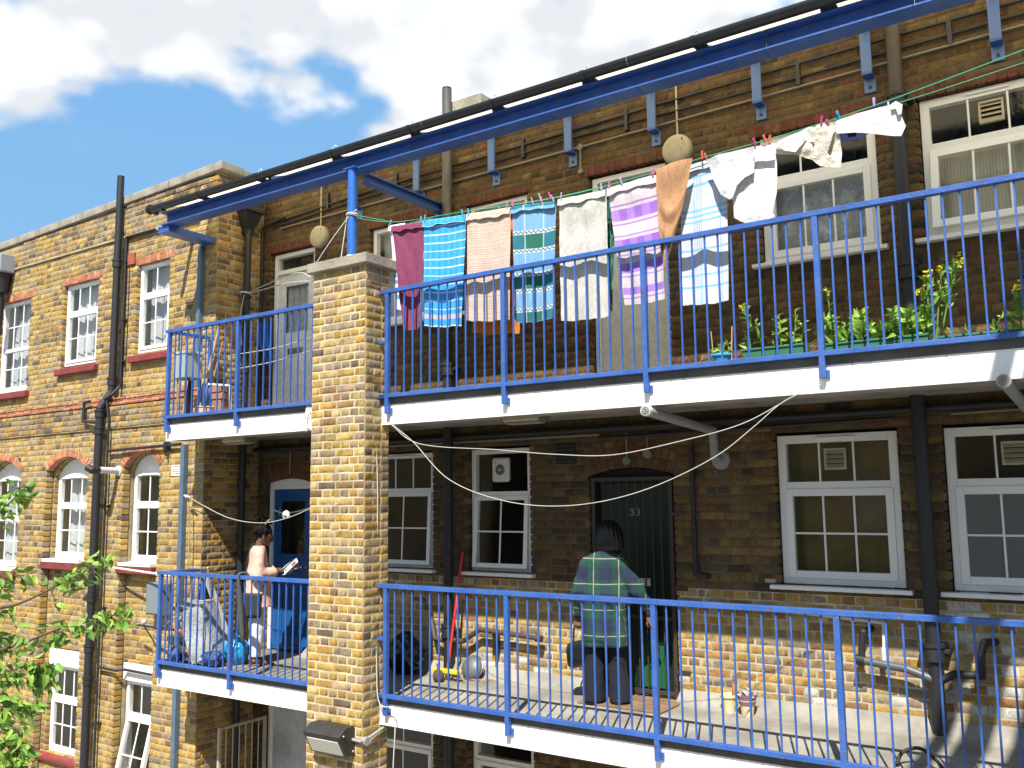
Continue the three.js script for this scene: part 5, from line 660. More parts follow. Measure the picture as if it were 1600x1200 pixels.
{ const t = thing('flower_pot', 'small blue pot with a low plant and two sticks, left of the troughs', 'pot'), x = 3.42, z = -.25; part(t, 'pot', [new THREE.LatheGeometry([[.045, 0], [.075, .14], [.085, .14], [.085, .16], [.07, .16], [.066, .13]].map(p => new THREE.Vector2(...p)), 18).translate(x, SILL, z).toNonIndexed()], mat([.03, .28, .55], { roughness: .5 })); part(t, 'soil', [cyl(V(x, SILL + .12, z), V(x, SILL + .135, z), .066)], M.dark); part(t, 'stick', [cyl(V(x - .07, SILL + .1, z), V(x - .085, SILL + .36, z), .005)], M.wood); part(t, 'stick', [cyl(V(x + .08, SILL + .1, z), V(x + .095, SILL + .38, z), .005)], mat([.6, .25, .12])); }
plant({ label: 'low leafy seedling in the small blue pot', x: 3.42, y: SILL + .13, z: -.25, seed: 3, L: .06, W: .017, n: 26, stems: [[-.04, .02], [.03, .03], [0, -.03], [.05, -.01]].map(([dx, dz]) => ({ dx, dz, h: .12 })), c: ['lime', 'mid'] });
plant({ label: 'spindly plant with a single yellow flower at the left end of its trough', x: 3.66, y: SILL + .14, z: -.26, seed: 8, L: .085, W: .018, n: 17, stems: [{ dx: 0, dz: 0, h: .42, lean: -.05, flower: 5, from: .1 }, { dx: .10, dz: .02, h: .26 }, { dx: .2, dz: 0, h: .30 }], c: ['bright', 'lime'] });
plant({ label: 'spindly green plant in the right half of the first trough', x: 3.95, y: SILL + .14, z: -.26, seed: 12, L: .085, W: .021, n: 15, stems: [{ dx: -.04, dz: 0, h: .24 }, { dx: .03, dz: .02, h: .30, lean: .05 }, { dx: .10, dz: 0, h: .22, lean: .06 }], c: ['bright', 'lime'] });
{ const st = []; const r = rng(21); for (let i = 0; i < 30; i++) st.push({ dx: r() * .70, dz: (r() - .5) * .12, h: .10 + r() * .15, leafy: 2.2, from: .2 }); plant({ label: 'bushy bright green plant filling the middle trough', x: 4.24, y: SILL + .12, z: -.27, seed: 22, L: .10, W: .034, n: 20, stems: st, c: ['bright', 'lime'] }); }
plant({ label: 'thin plant with one yellow flower rising beside the third post', x: 4.27, y: SILL + .12, z: -.30, seed: 31, L: .07, W: .012, n: 8, stems: [{ dx: 0, dz: 0, h: .44, lean: .01, flower: 5, from: .3 }], c: ['bright', 'lime'] });
plant({ label: 'tall leggy plant topped by clusters of yellow flowers', x: 4.98, y: SILL + .10, z: -.30, seed: 34, L: .09, W: .024, n: 16, stems: [{ dx: -.04, dz: 0, h: .40, lean: .0, flower: 8, from: .35 }, { dx: -.02, dz: .02, h: .50, lean: .03, flower: 9, from: .35 }, { dx: .03, dz: 0, h: .55, lean: .07, flower: 9, from: .4 }, { dx: .06, dz: .02, h: .55, lean: .16, flower: 9, from: .4 }, { dx: .02, dz: -.02, h: .60, lean: .18, flower: 7, from: .45 }], c: ['bright', 'mid'] });
plant({ label: 'small yellow flowering plant at the right edge of the upper railing', x: 5.50, y: SILL + .10, z: -.28, seed: 38, L: .07, W: .02, n: 16, stems: [{ dx: -.08, dz: 0, h: .13 }, { dx: .0, dz: 0, h: .30, flower: 6 }, { dx: .05, dz: 0, h: .34, flower: 5 }, { dx: -.25, dz: 0, h: .08 }, { dx: -.38, dz: 0, h: .09 }], c: ['bright', 'lime'] });

// ------------------------------------------------------------------ things on the lower right walkway
{ const t = thing('broom', 'red handled broom with a yellow head leaning on the wall beside the stack', 'broom'), a = V(-.13, .02, -1.14), b = V(-.17, 1.26, WALL + .05); part(t, 'handle', [cyl(a, b, .014)], mat([.55, .02, .02], { roughness: .4 })); part(t, 'hanger_cap', [cyl(b.clone().lerp(a, .09), b, .012)], M.iron); part(t, 'head', [rb(-.31, .05, .0, .045, -1.17, -1.10, .01)], mat([.62, .50, .03], { roughness: .5 })); const br = []; const r = rng(5); for (let i = 0; i < 60; i++) { const x = -.30 + r() * .34, z = -1.165 + r() * .06; br.push(cyl(V(x, .0, z), V(x + (r() - .5) * .02, FLOOR + .005, z + (r() - .5) * .03), .004, .003, 4)); } part(t, 'bristles', br, mat([.10, .09, .05])); }
{ const t = thing('bowl', 'grey metal bowl standing on edge against the wall by the broom', 'bowl'); const g = new THREE.SphereGeometry(.13, 24, 12, 0, 6.283, 0, 1.45).toNonIndexed(); g.scale(1, .62, 1); g.rotateX(1.15); g.translate(.06, FLOOR + .115, -1.33); part(t, 'shell', g, new THREE.MeshPhysicalMaterial({ color: C(.12, .13, .13), roughness: .5, metalness: .2, side: THREE.DoubleSide })); const rim = new THREE.TorusGeometry(.13, .008, 6, 28).rotateX(Math.PI / 2 + 1.15).translate(.06, FLOOR + .12, -1.335).toNonIndexed(); part(t, 'rim', rim, M.metal); }
{ const br = [], r = rng(9); for (let i = 0; i < 26; i++) { const a = V(-.12 + r() * .42, FLOOR + .008 + r() * .03, -1.10 - r() * .22); br.push(cyl(a, a.clone().add(V((r() - .3) * .3, (r() - .5) * .02, (r() - .5) * .10)), .004, .002, 4)); } single('twigs', br, M.wood, 'small heap of dry twigs on the floor by the broom', 'twigs'); }
{ const g = new THREE.IcosahedronGeometry(.055, 3), p = g.attributes.position; for (let i = 0; i < p.count; i++) { const k = .8 + .5 * fbm3(p.getX(i) * 22, p.getY(i) * 22, p.getZ(i) * 22, 3); p.setXYZ(i, p.getX(i) * k, p.getY(i) * k * 1.2, p.getZ(i) * k); } g.computeVertexNormals(); g.translate(-.16, FLOOR + .06, -1.02); single('brush', [g.toNonIndexed(), cyl(V(-.16, FLOOR + .1, -1.02), V(-.2, FLOOR + .18, -1.06), .012)], mat([.10, .05, .03], { roughness: 1 }), 'rusty brown scrubbing brush on the floor at the foot of the broom', 'brush'); }
function bag(name, x, z, w, h, d, mm, label, cat, o = {}) { const g = new THREE.IcosahedronGeometry(1, 10), p = g.attributes.position; for (let i = 0; i < p.count; i++) { let a = V(p.getX(i), p.getY(i), p.getZ(i)); const n = fbm3(a.x * 3 + (o.seed ?? 0), a.y * 3, a.z * 3, 5), rg = Math.abs(fbm3(a.x * 6, a.y * 4 + (o.seed ?? 0), a.z * 6, 4) - .5); const k = .80 + .42 * n - rg * .5, t = a.y > .3 ? 1 - (a.y - .3) * (o.taper ?? .6) : 1; p.setXYZ(i, a.x * w / 2 * k * t, Math.max(-.96, a.y * (a.y < 0 ? 1.15 : 1)) * h / 2 * (a.y < -.7 ? 1 : k), a.z * d / 2 * k * t); } const g2 = mergeVertices(g, 1e-4); g2.computeVertexNormals(); g2.translate(x, FLOOR + (o.y ?? 0) + h * .485, z); return single(name, g2.toNonIndexed(), mm, label, cat); }
bag('bin_bag', -.80, -1.22, .46, .46, .40, M.bin, 'black bin bag in the shade beside the pier', 'bag', { seed: 2 });
bag('bin_bag', -.34, -.07, .20, .26, .14, mat([.30, .31, .32], { roughness: .45 }), 'small grey plastic bag hanging by the pier foot at the lower railing', 'bag', { seed: 7 });
{ const t = thing('door_mat', 'brown coir mat in front of the green door', 'mat'); part(t, 'mat', [rb(1.60, 2.46, FLOOR + .002, FLOOR + .018, -1.46, -.92, .006)], mat([.30, .19, .10], { roughness: 1, map: rep(stainMap, 4), bumpMap: rep(grainBump, 6), bumpScale: .006 })); }
function pot(x, z, label, wrap, gs) { const t = thing('flower_pot', label, 'pot'), pr = [[.05, 0], [.068, .13], [.078, .13], [.078, .155], [.07, .155], [.064, .12]]; part(t, 'pot', [new THREE.LatheGeometry(pr.map(p => new THREE.Vector2(...p)), 22).translate(x, FLOOR + .001, z).toNonIndexed()], mat([.66, .55, .33], { roughness: .6 })); part(t, 'soil', [cyl(V(x, FLOOR + .11, z), V(x, FLOOR + .125, z), .064)], M.dark); if (wrap) part(t, 'wrapping', [new THREE.LatheGeometry([[.070, .10], [.082, .16], [.086, .19], [.084, .19], [.074, .13]].map(p => new THREE.Vector2(...p)), 22).translate(x, FLOOR + .001, z).toNonIndexed()], wrap); if (gs) for (const [n, g, m] of gs) part(t, n, g, m); return t; }
pot(2.94, -1.33, 'cream pot with a dry brown stump, left of the wrapped pot', null, [['stump', [rope([V(2.98, FLOOR + .1, -1.33), V(2.99, FLOOR + .2, -1.33), V(2.98, FLOOR + .26, -1.34), V(3.0, FLOOR + .31, -1.33)], .016, 14)], mat([.34, .16, .06], { roughness: 1 })]]);
{ const r = rng(15), a = []; for (let i = 0; i < 46; i++) { const an = r() * 6.28, e = r(); a.push(orient(leafGeo(.07, .022, .5, .3, 3), V(3.13 + (r() - .5) * .08, FLOOR + .15 + r() * .03, -1.27 + (r() - .5) * .08), V(Math.cos(an), .4 + e, Math.sin(an)), r() * 6)); } pot(3.13, -1.27, 'cream pot in mauve wrapping with a silvery grey plant on the walkway', mat([.20, .10, .15], { roughness: .6, side: THREE.DoubleSide }), [['foliage', a, mat([.42, .40, .37], { side: THREE.DoubleSide })], ['handle', [rope([V(3.05, FLOOR + .13, -1.25), V(3.03, FLOOR + .05, -1.17), V(3.10, FLOOR + .02, -1.18), V(3.19, FLOOR + .10, -1.22)], .004, 16)], M.greypipe]]); }
single('cable', [rope([V(4.55, FLOOR + .02, -.35), V(4.58, FLOOR + .09, -.42), V(4.68, FLOOR + .12, -.48), V(4.80, FLOOR + .07, -.42), V(4.90, FLOOR + .015, -.3), V(5.3, FLOOR + .012, -.25)], .014, 40)], M.rubber, 'black hose looped on the lower walkway floor at the right', 'hose');
{ const g = thing('rag_strings', 'tattered white strings tied round the fascia left of the pier', 'rag'); const r = rng(6), s = []; for (let i = 0; i < 16; i++) { const x = -1.16 + r() * .12; s.push(rope([V(x, 2.86, -.03), V(x - .01 + r() * .04, 2.78, -.02), V(x - .06 + r() * .08, 2.69, -.03), V(x - .08 + r() * .1, 2.58 + r() * .06, -.03)], .004 + r() * .004, 10, 5)); } part(g, 'strings', s, mat([.62, .62, .60])); }

// ------------------------------------------------------------------ clutter on the left balconies
const navy = mat([.015, .04, .15], { roughness: .6 });
{ // shopping trolley with a tall pale bag
  const t = thing('shopping_trolley', 'tall pale grey shopping trolley bag with a metal handle in the balcony corner', 'trolley'), ax = .42, g = new THREE.BoxGeometry(.34, .62, .26, 8, 12, 6), p = g.attributes.position; for (let i = 0; i < p.count; i++) { const y = p.getY(i), k = 1 + (y + .31) * .10; p.setXYZ(i, p.getX(i) * k + (fbm3(p.getX(i) * 8, y * 6, 1, 3) - .5) * .035, y, p.getZ(i) * k + (fbm3(p.getX(i) * 7, y * 6, 5, 4) - .5) * .05); } g.computeVertexNormals(); const m = g.toNonIndexed(); m.rotateZ(-ax * .0 + .36); m.rotateY(.25); m.translate(-3.27, .29, -.40); uvm(m); part(t, 'bag', m, mat([.44, .47, .48], { roughness: .55, map: rep(stainMap, 2), bumpMap: rep(grainBump, 2), bumpScale: .01 }));
  part(t, 'handle', pipe([V(-3.36, -.02, -.50), V(-3.60, .55, -.48), V(-3.66, 1.02, -.48), V(-3.42, 1.04, -.55), V(-3.32, .60, -.56), V(-3.18, 0, -.56)], .013), M.metal); part(t, 'crossbar', [cyl(V(-3.62, .62, -.48), V(-3.30, .66, -.56), .014)], M.wood); part(t, 'lid', [bar(V(-3.56, .63, -.40), V(-3.22, .57, -.42), .26, .05)], mat([.20, .22, .27], { roughness: .6 }));
  for (const z of [-.32, -.52]) { part(t, 'wheel', [new THREE.TorusGeometry(.055, .018, 8, 20).translate(-3.52, FLOOR + .073, z).toNonIndexed(), cyl(V(-3.52, FLOOR + .073, z - .015), V(-3.52, FLOOR + .073, z + .015), .03)], M.rubber); } part(t, 'base_plate', [bar(V(-3.5, FLOOR + .06, -.42), V(-3.08, FLOOR + .03, -.42), .26, .02)], M.metal); }
single('folded_board', [bar(V(-3.50, .93, -.60), V(-2.98, .02, -.62), .09, .025), bar(V(-3.50, .93, -.60), V(-3.62, .95, -.60), .08, .03)], mat([.30, .31, .31], { roughness: .6 }), 'grey folded ironing board leaning behind the trolley', 'ironing board');
bag('carrier_bag', -2.93, -.62, .34, .36, .30, new THREE.MeshPhysicalMaterial({ color: C(.02, .30, .62), roughness: .3, transmission: .2, thickness: 0, clearcoat: .4 }), 'bright blue plastic carrier bag on the lower left walkway', 'bag', { seed: 4, taper: .95 });
bag('holdall', -3.05, -.36, .34, .20, .2, navy, 'dark navy bag lying by the trolley foot', 'bag', { seed: 9, taper: .3 });
bag('holdall', -3.55, -.20, .16, .22, .16, navy, 'small dark blue bundle beside the trolley wheels', 'bag', { seed: 12 });
{ const t = thing('meter_box', 'grey electrical box on the wall at the end of the lower left railing', 'box'); part(t, 'case', [rb(-4.56, -4.20, .42, .82, ZL + .002, ZL + .16, .01)], mat([.14, .17, .19], { roughness: .5 })); part(t, 'lid', [rb(-4.54, -4.22, .44, .80, ZL + .16, ZL + .172, .004)], mat([.17, .20, .22], { roughness: .45 })); }
{ const t = thing('dryer_arm', 'dark metal drying arm sticking out along the wing wall', 'bracket'); part(t, 'arm', [cyl(V(-4.86, .27, -.52), V(-3.68, .31, -.28), .014)], M.iron); part(t, 'upright', [cyl(V(-4.55, .28, -.46), V(-4.57, .04, ZL), .008)], M.iron); part(t, 'bracket_plate', [rb(-4.25, -3.75, .10, .16, ZL, ZL + .05, .006)], M.iron); part(t, 'rag', [ball(V(-4.55, .33, -.46), .035)], whiteFab); part(t, 'orange_grip', [cyl(V(-3.66, .31, -.30), V(-3.5, .30, -.28), .022)], mat([.7, .16, .02])); }
single('pole', [cyl(V(-5.42, .98, -.55), V(-3.70, .955, -.24), .014)], mat([.75, .68, .64]), 'white pole lying from the wing window sill to the lower left railing', 'pole');
single('rod', [rope([V(-3.66, .30, -.05), V(-3.55, .42, -.1), V(-3.42, .52, -.18)], .010, 14)], M.metal, 'bent metal rod poking through the lower left railing', 'rod');
{ const t = thing('umbrella', 'dark grey furled umbrella hooked over the lower left railing', 'umbrella'), A = V(-2.14, 1.01, .022), B2 = V(-2.03, .34, .03); const g = new THREE.LatheGeometry([[.004, 0], [.02, .03], [.030, .10], [.036, .30], [.030, .52], [.022, .62], [.016, .66]].map(p => new THREE.Vector2(...p)), 18), p = g.attributes.position; for (let i = 0; i < p.count; i++) { const a = Math.atan2(p.getZ(i), p.getX(i)), k = 1 + .16 * Math.sin(a * 6 + p.getY(i) * 14); p.setX(i, p.getX(i) * k); p.setZ(i, p.getZ(i) * k); } g.computeVertexNormals(); part(t, 'canopy_cloth', orient(g.toNonIndexed(), B2, A.clone().sub(B2), 0), mat([.045, .048, .055], { roughness: .8 })); part(t, 'hook', [rope([A.clone().add(V(.0, -.03, 0)), V(-2.145, 1.05, .01), V(-2.13, 1.065, -.03), V(-2.11, 1.05, -.075), V(-2.10, .98, -.085)], .016, 18, 8)], mat([.06, .065, .075], { roughness: .6 })); part(t, 'tip', [cyl(B2, B2.clone().add(V(.006, -.05, 0)), .006)], M.iron); }
{ // upper left
  const t = thing('storage_box', 'pale grey plastic box behind the upper left railing', 'box'); part(t, 'case', [rb(-3.63, -3.38, 3.36, 3.68, -.36, -.12, .02)], mat([.28, .33, .36], { roughness: .5 })); part(t, 'rim', [rb(-3.64, -3.37, 3.665, 3.70, -.37, -.11, .008)], mat([.34, .39, .42])); part(t, 'stand', [rb(-3.61, -3.57, 2.826, 3.36, -.34, -.30), rb(-3.44, -3.40, 2.826, 3.36, -.18, -.14)], M.iron);
  const st = (a, b, r, label, mm = M.wood) => single('stick', [cyl(a, b, r, r * .9, 8)], mm, label, 'stick');
  st(V(-3.42, UF, -.32), V(-3.27, 4.05, -.50), .018, 'longest pale wooden stick leaning to the right behind the upper left railing'); st(V(-3.36, UF, -.36), V(-3.24, 3.86, -.54), .012, 'thin brown stick leaning behind the longest pale stick', mat([.28, .16, .08]));
  single('plank', [bar(V(-3.60, UF, -.14), V(-3.585, 3.30, -.16), .05, .02)], M.wood, 'short upright plank at the corner of the upper left railing', 'plank'); single('plank', [bar(V(-3.44, UF, -.12), V(-3.41, 3.33, -.16), .045, .02)], M.wood, 'short pale plank standing left of the leaning sticks', 'plank');
  bag('bundle', -3.38, -.42, .18, .56, .18, navy, 'dark blue bundle of cloth standing behind the leaning sticks', 'bundle', { seed: 17, y: 2.9 + .02, taper: .5 });
  single('brick_stack', [rb(-3.30, -3.08, 3.19, 3.27, -.55, -.40, .008), rb(-3.28, -3.07, 3.105, 3.185, -.55, -.41, .008), rb(-3.30, -3.10, UF + .0, 3.10, -.56, -.42, .01)], mat([.33, .17, .10], { roughness: 1, map: rep(grainMap, 2) }), 'red bricks stacked on a block behind the upper left railing', 'bricks');
  single('frame', pipe([V(-3.42, 3.31, -.42), V(-2.90, 3.25, -.40), V(-2.88, UF, -.40)], .016), M.white, 'bent white tube standing behind the upper left railing', 'tube');
  single('tub', [new THREE.CylinderGeometry(.10, .085, .16, 20).translate(-3.15, UF + .085, -.25).toNonIndexed(), new THREE.TorusGeometry(.10, .008, 6, 24).rotateX(Math.PI / 2).translate(-3.15, UF + .165, -.25).toNonIndexed()], mat([.58, .42, .28]), 'tan plastic tub behind the upper left railing', 'tub');
  const g = new THREE.PlaneGeometry(.20, .62, 14, 24), p = g.attributes.position; for (let i = 0; i < p.count; i++) { const x = p.getX(i), y = p.getY(i); p.setXYZ(i, x * (1 - .5 * sstep(.0, -.3, y)) + sstep(.1, -.3, y) * .12, y, .02 * Math.sin(x * 50 + y * 6) + .01); } g.computeVertexNormals(); g.translate(-3.55, 3.98, WALL + .06); single('cloth', uvm(g), plainFab([.02, .14, .55]), 'bright blue cloth hanging on the wall left of the upper grey door', 'cloth');
}
// barred gate standing open on the ground floor
{ const t = thing('security_gate', 'cream barred gate standing open on the ground floor under the lower walkway', 'gate'), a = V(-3.40, 0, -.78), b = V(-3.42, 0, -1.50), y1 = -.90, y0 = GROUND + .05, cm = mat([.52, .46, .34], { roughness: .5, map: rep(fineMap, 2) }), at = (k, y) => a.clone().lerp(b, k).setY(y);
  part(t, 'frame', [bar(at(0, y0), at(0, y1), .035, .035, V(1, 0, 0)), bar(at(1, y0), at(1, y1), .035, .035, V(1, 0, 0)), bar(at(.02, y1 - .02), at(.98, y1 - .02), .03, .035), bar(at(.02, y0 + .02), at(.98, y0 + .02), .03, .035)], cm); for (let i = 1; i < 7; i++) part(t, 'gate_bar', [cyl(at(i / 7, y0 + .03), at(i / 7, y1 - .03), .008)], cm); }
// ------------------------------------------------------------------ people: distance fields meshed by surface nets
function surfaceNets(f, mn, mx, cell) {
  const n = [0, 1, 2].map(i => Math.ceil((mx[i] - mn[i]) / cell) + 1), N = n[0] * n[1] * n[2], d = new Float32Array(N), id = new Int32Array(N).fill(-1), pos = [], tri = [], I = (x, y, z) => x + n[0] * (y + n[1] * z);
  for (let z = 0; z < n[2]; z++) for (let y = 0; y < n[1]; y++) for (let x = 0; x < n[0]; x++) d[I(x, y, z)] = f(mn[0] + x * cell, mn[1] + y * cell, mn[2] + z * cell);
  const E = [[0, 1], [2, 3], [4, 5], [6, 7], [0, 2], [1, 3], [4, 6], [5, 7], [0, 4], [1, 5], [2, 6], [3, 7]];
  for (let z = 0; z < n[2] - 1; z++) for (let y = 0; y < n[1] - 1; y++) for (let x = 0; x < n[0] - 1; x++) { const c = []; let s = 0; for (let k = 0; k < 8; k++) { const v = d[I(x + (k & 1), y + (k >> 1 & 1), z + (k >> 2))]; c.push(v); if (v < 0) s++; } if (s === 0 || s === 8) continue; let px = 0, py = 0, pz = 0, m = 0; for (const [a, b] of E) if ((c[a] < 0) !== (c[b] < 0)) { const t = c[a] / (c[a] - c[b]); px += mix(a & 1, b & 1, t); py += mix(a >> 1 & 1, b >> 1 & 1, t); pz += mix(a >> 2, b >> 2, t); m++; } id[I(x, y, z)] = pos.length / 3; pos.push(mn[0] + (x + px / m) * cell, mn[1] + (y + py / m) * cell, mn[2] + (z + pz / m) * cell); }
  for (let z = 1; z < n[2] - 1; z++) for (let y = 1; y < n[1] - 1; y++) for (let x = 1; x < n[0] - 1; x++) { const v = d[I(x, y, z)] < 0; const quad = (a, b, c, e, fl) => { if (a < 0 || b < 0 || c < 0 || e < 0) return; fl ? tri.push(a, b, c, a, c, e) : tri.push(a, c, b, a, e, c); };
    if (v !== d[I(x + 1, y, z)] < 0) quad(id[I(x, y - 1, z - 1)], id[I(x, y, z - 1)], id[I(x, y, z)], id[I(x, y - 1, z)], v);
    if (v !== d[I(x, y + 1, z)] < 0) quad(id[I(x - 1, y, z - 1)], id[I(x - 1, y, z)], id[I(x, y, z)], id[I(x, y, z - 1)], v);
    if (v !== d[I(x, y, z + 1)] < 0) quad(id[I(x - 1, y - 1, z)], id[I(x, y - 1, z)], id[I(x, y, z)], id[I(x - 1, y, z)], v); }
  const g = new THREE.BufferGeometry(); g.setAttribute('position', new THREE.Float32BufferAttribute(pos, 3)); g.setIndex(tri); g.computeVertexNormals(); return g;
}
const smin = (a, b, k) => { const h = Math.max(k - Math.abs(a - b), 0) / k; return Math.min(a, b) - h * h * k * .25; };
function cap(x, y, z, a, b, ra, rb2) { const ex = b[0] - a[0], ey = b[1] - a[1], ez = b[2] - a[2], px = x - a[0], py = y - a[1], pz = z - a[2], t = clamp((px * ex + py * ey + pz * ez) / (ex * ex + ey * ey + ez * ez + 1e-9)); return Math.hypot(px - ex * t, py - ey * t, pz - ez * t) - mix(ra, rb2, t); }
const field = (list, k = .05) => (x, y, z) => { let d = 1e3; for (const [a, b, ra, rb2, sx = 1, sz = 1] of list) { const cx = a[0], cz = a[2]; d = smin(d, cap((x - cx) / sx + cx, y, (z - cz) / sz + cz, a, b, ra, rb2) * Math.min(sx, sz, 1), k); } return d; };
const ell = (x, y, z, c, r) => { const k = Math.hypot((x - c[0]) / r[0], (y - c[1]) / r[1], (z - c[2]) / r[2]); return (k - 1) * Math.min(...r); };
// a hand: palm, four bent fingers of different length and a thumb leaving the side of the palm near its base; along -y, palm facing -z
function handGeo(m4, curl = .5, mirror = 1) {
  const F = []; const L = [.068, .076, .071, .055]; for (let i = 0; i < 4; i++) { const bx0 = (-.027 + i * .018) * mirror, b = [bx0, -.082, 0]; let p = b, a = 0; for (let s = 0; s < 3; s++) { a += curl * (s ? 1 : .6); const l = L[i] * [.45, .32, .25][s], q = [p[0] * 1.02, p[1] - Math.cos(a) * l, p[2] - Math.sin(a) * l]; F.push([p, q, .0088 - s * .0008, .0082 - s * .0010]); p = q; } }
  const T = [[[-.030 * mirror, -.025, -.004], [-.052 * mirror, -.055, -.018], .0115, .0105], [[-.052 * mirror, -.055, -.018], [-.050 * mirror, -.085, -.032], .0102, .0085]];
  const palm = [[[-.02 * mirror, -.01, 0], [-.02 * mirror, -.078, 0], .020, .018, 1, .62], [[.0, -.005, 0], [.0, -.08, 0], .022, .020, 1, .62], [[.02 * mirror, -.01, 0], [.022 * mirror, -.075, 0], .019, .017, 1, .62], [[0, .05, 0], [0, -.01, 0], .026, .024, 1, .75]];
  const fp = field(palm, .012), ff = F.map(x => x), g = surfaceNets((x, y, z) => { let d = fp(x, y, z); for (let i = 0; i < 4; i++) { let e = 1e3; for (let s = 0; s < 3; s++) { const [a, b, ra, rb2] = ff[i * 3 + s]; e = smin(e, cap(x, y, z, a, b, ra, rb2), .004); } d = smin(d, e, .006); } let e = 1e3; for (const [a, b, ra, rb2] of T) e = smin(e, cap(x, y, z, a, b, ra, rb2), .006); return smin(d, e, .010); }, [-.085, -.18, -.09], [.085, .08, .04], .0042);
  g.applyMatrix4(m4); return g.toNonIndexed();
}
// head with face, looking along -z, chin at the origin's height + .0; centre of the skull at (0, .115, 0)
function headField(x, y, z) {
  let d = smin(ell(x, y, z, [0, .135, .012], [.076, .098, .094]), ell(x, y, z, [0, .065, -.030], [.056, .070, .062]), .04);
  d = smin(d, cap(x, y, z, [0, .108, -.086], [0, .070, -.105], .009, .016), .018);       // nose
  d = smin(d, cap(x, y, z, [-.014, .066, -.096], [.014, .066, -.096], .010, .010), .010);
  d = smin(d, cap(x, y, z, [-.022, .036, -.078], [.022, .036, -.078], .010, .010), .010);  // lips
  d = smin(d, cap(x, y, z, [-.018, .046, -.080], [.018, .046, -.080], .008, .008), .008);
  d = smin(d, ell(x, y, z, [0, .008, -.066], [.024, .018, .022]), .02);                    // chin
  d = smin(d, cap(x, y, z, [-.045, .128, -.070], [.045, .128, -.070], .012, .012), .02);   // brow
  d = Math.max(d, -ell(x, y, z, [-.030, .108, -.094], [.017, .012, .016])); d = Math.max(d, -ell(x, y, z, [.030, .108, -.094], [.017, .012, .016]));
  for (const s of [-1, 1]) { d = smin(d, ell(x, y, z, [s * .076, .095, .012], [.012, .034, .020]), .008); d = Math.max(d, -ell(x, y, z, [s * .090, .098, .006], [.008, .018, .010])); }
  return d;
}
function person(o) {
  const t = thing('person', o.label, 'person'); t.position.set(...o.at); t.rotation.y = o.turn;
  const hm = new THREE.Matrix4().makeTranslation(...o.head).multiply(new THREE.Matrix4().makeRotationFromEuler(new THREE.Euler(o.headTilt ?? 0, o.headTurn ?? 0, 0, 'YXZ')));
  const body = surfaceNets(field(o.body, .05), [-.5, .0, -.5], [.5, 1.55, .5], .014).toNonIndexed();
  const head = surfaceNets(headField, [-.12, -.03, -.14], [.12, .25, .13], .0055).toNonIndexed(); head.applyMatrix4(hm);
  part(t, 'body', [body, head, ...o.hands.map(([p, e, c, m]) => handGeo(new THREE.Matrix4().compose(V(...p), new THREE.Quaternion().setFromEuler(new THREE.Euler(...e, 'YXZ')), V(1, 1, 1)), c, m))], o.skin);
  const eyes = []; for (const s of [-1, 1]) eyes.push(ball(V(s * .030, .108, -.078), .0125, 12).applyMatrix4(hm)); part(t, 'eyes', eyes, mat([.6, .58, .55], { roughness: .2 })); const ir = []; for (const s of [-1, 1]) ir.push(ball(V(s * .030, .108, -.0865), .006, 10).applyMatrix4(hm)); part(t, 'irises', ir, mat([.02, .012, .008], { roughness: .1 }));
  for (const [n, g, m, l] of o.wear(hm)) part(t, n, g, m, l); return t;
}
const skinDark = new THREE.MeshPhysicalMaterial({ color: C(.13, .055, .03), roughness: .5, sheen: .2 }), skinBrown = new THREE.MeshPhysicalMaterial({ color: C(.16, .065, .032), roughness: .5 });
const hairMat = new THREE.MeshPhysicalMaterial({ color: C(.004, .0035, .0035), roughness: .6, specularIntensity: .25 });
const wob = (x, y, z, a, f) => (fbm3(x * f + 3, y * f, z * f + 7, 3) - .5) * a;
// plaid, woven in bands
const plaid = new THREE.MeshPhysicalMaterial({ color: 0xffffff, roughness: .95, sheen: .1, sheenColor: C(.05, .06, .05), sheenRoughness: .8, bumpMap: rep(grainBump, 4), bumpScale: .003, map: dtex(512, 512, (u, v) => { const gr = [.006, .066, .040], nv = [.012, .018, .060]; const f = t => { const q = ((t % 1) + 1) % 1; return q < .5 ? 1 : 0; }; const a = f(u), b = f(v + .1); let c = L3(gr, nv, (a + b) / 2); if (a && b) c = nv; const l = q => { const e = Math.abs(((q % 1) + 1) % 1 - .74); return e < .020 ? .75 : 0; }; const s = Math.max(l(u), l(v)); c = L3(c, [.36, .33, .30], s); return c.map(x => x * (.85 + .3 * tnoise(u * 128, v * 128, 128, 4))); }, true) });
function cylUV(g, sx, sy, cx = 0, ox = 0) { const p = g.attributes.position, n = g.attributes.normal, uv = new Float32Array(p.count * 2); for (let i = 0; i < p.count; i++) { const a = Math.atan2(p.getX(i) - cx, p.getZ(i)); uv[2 * i] = (Math.abs(n.getZ(i)) > .35 ? p.getX(i) - cx : Math.sign(p.getX(i) - cx) * (.20 + .0 * a) + (p.getZ(i)) * -.8) * sx + ox; uv[2 * i + 1] = p.getY(i) * sy; } g.setAttribute('uv', new THREE.BufferAttribute(uv, 2)); return g; }
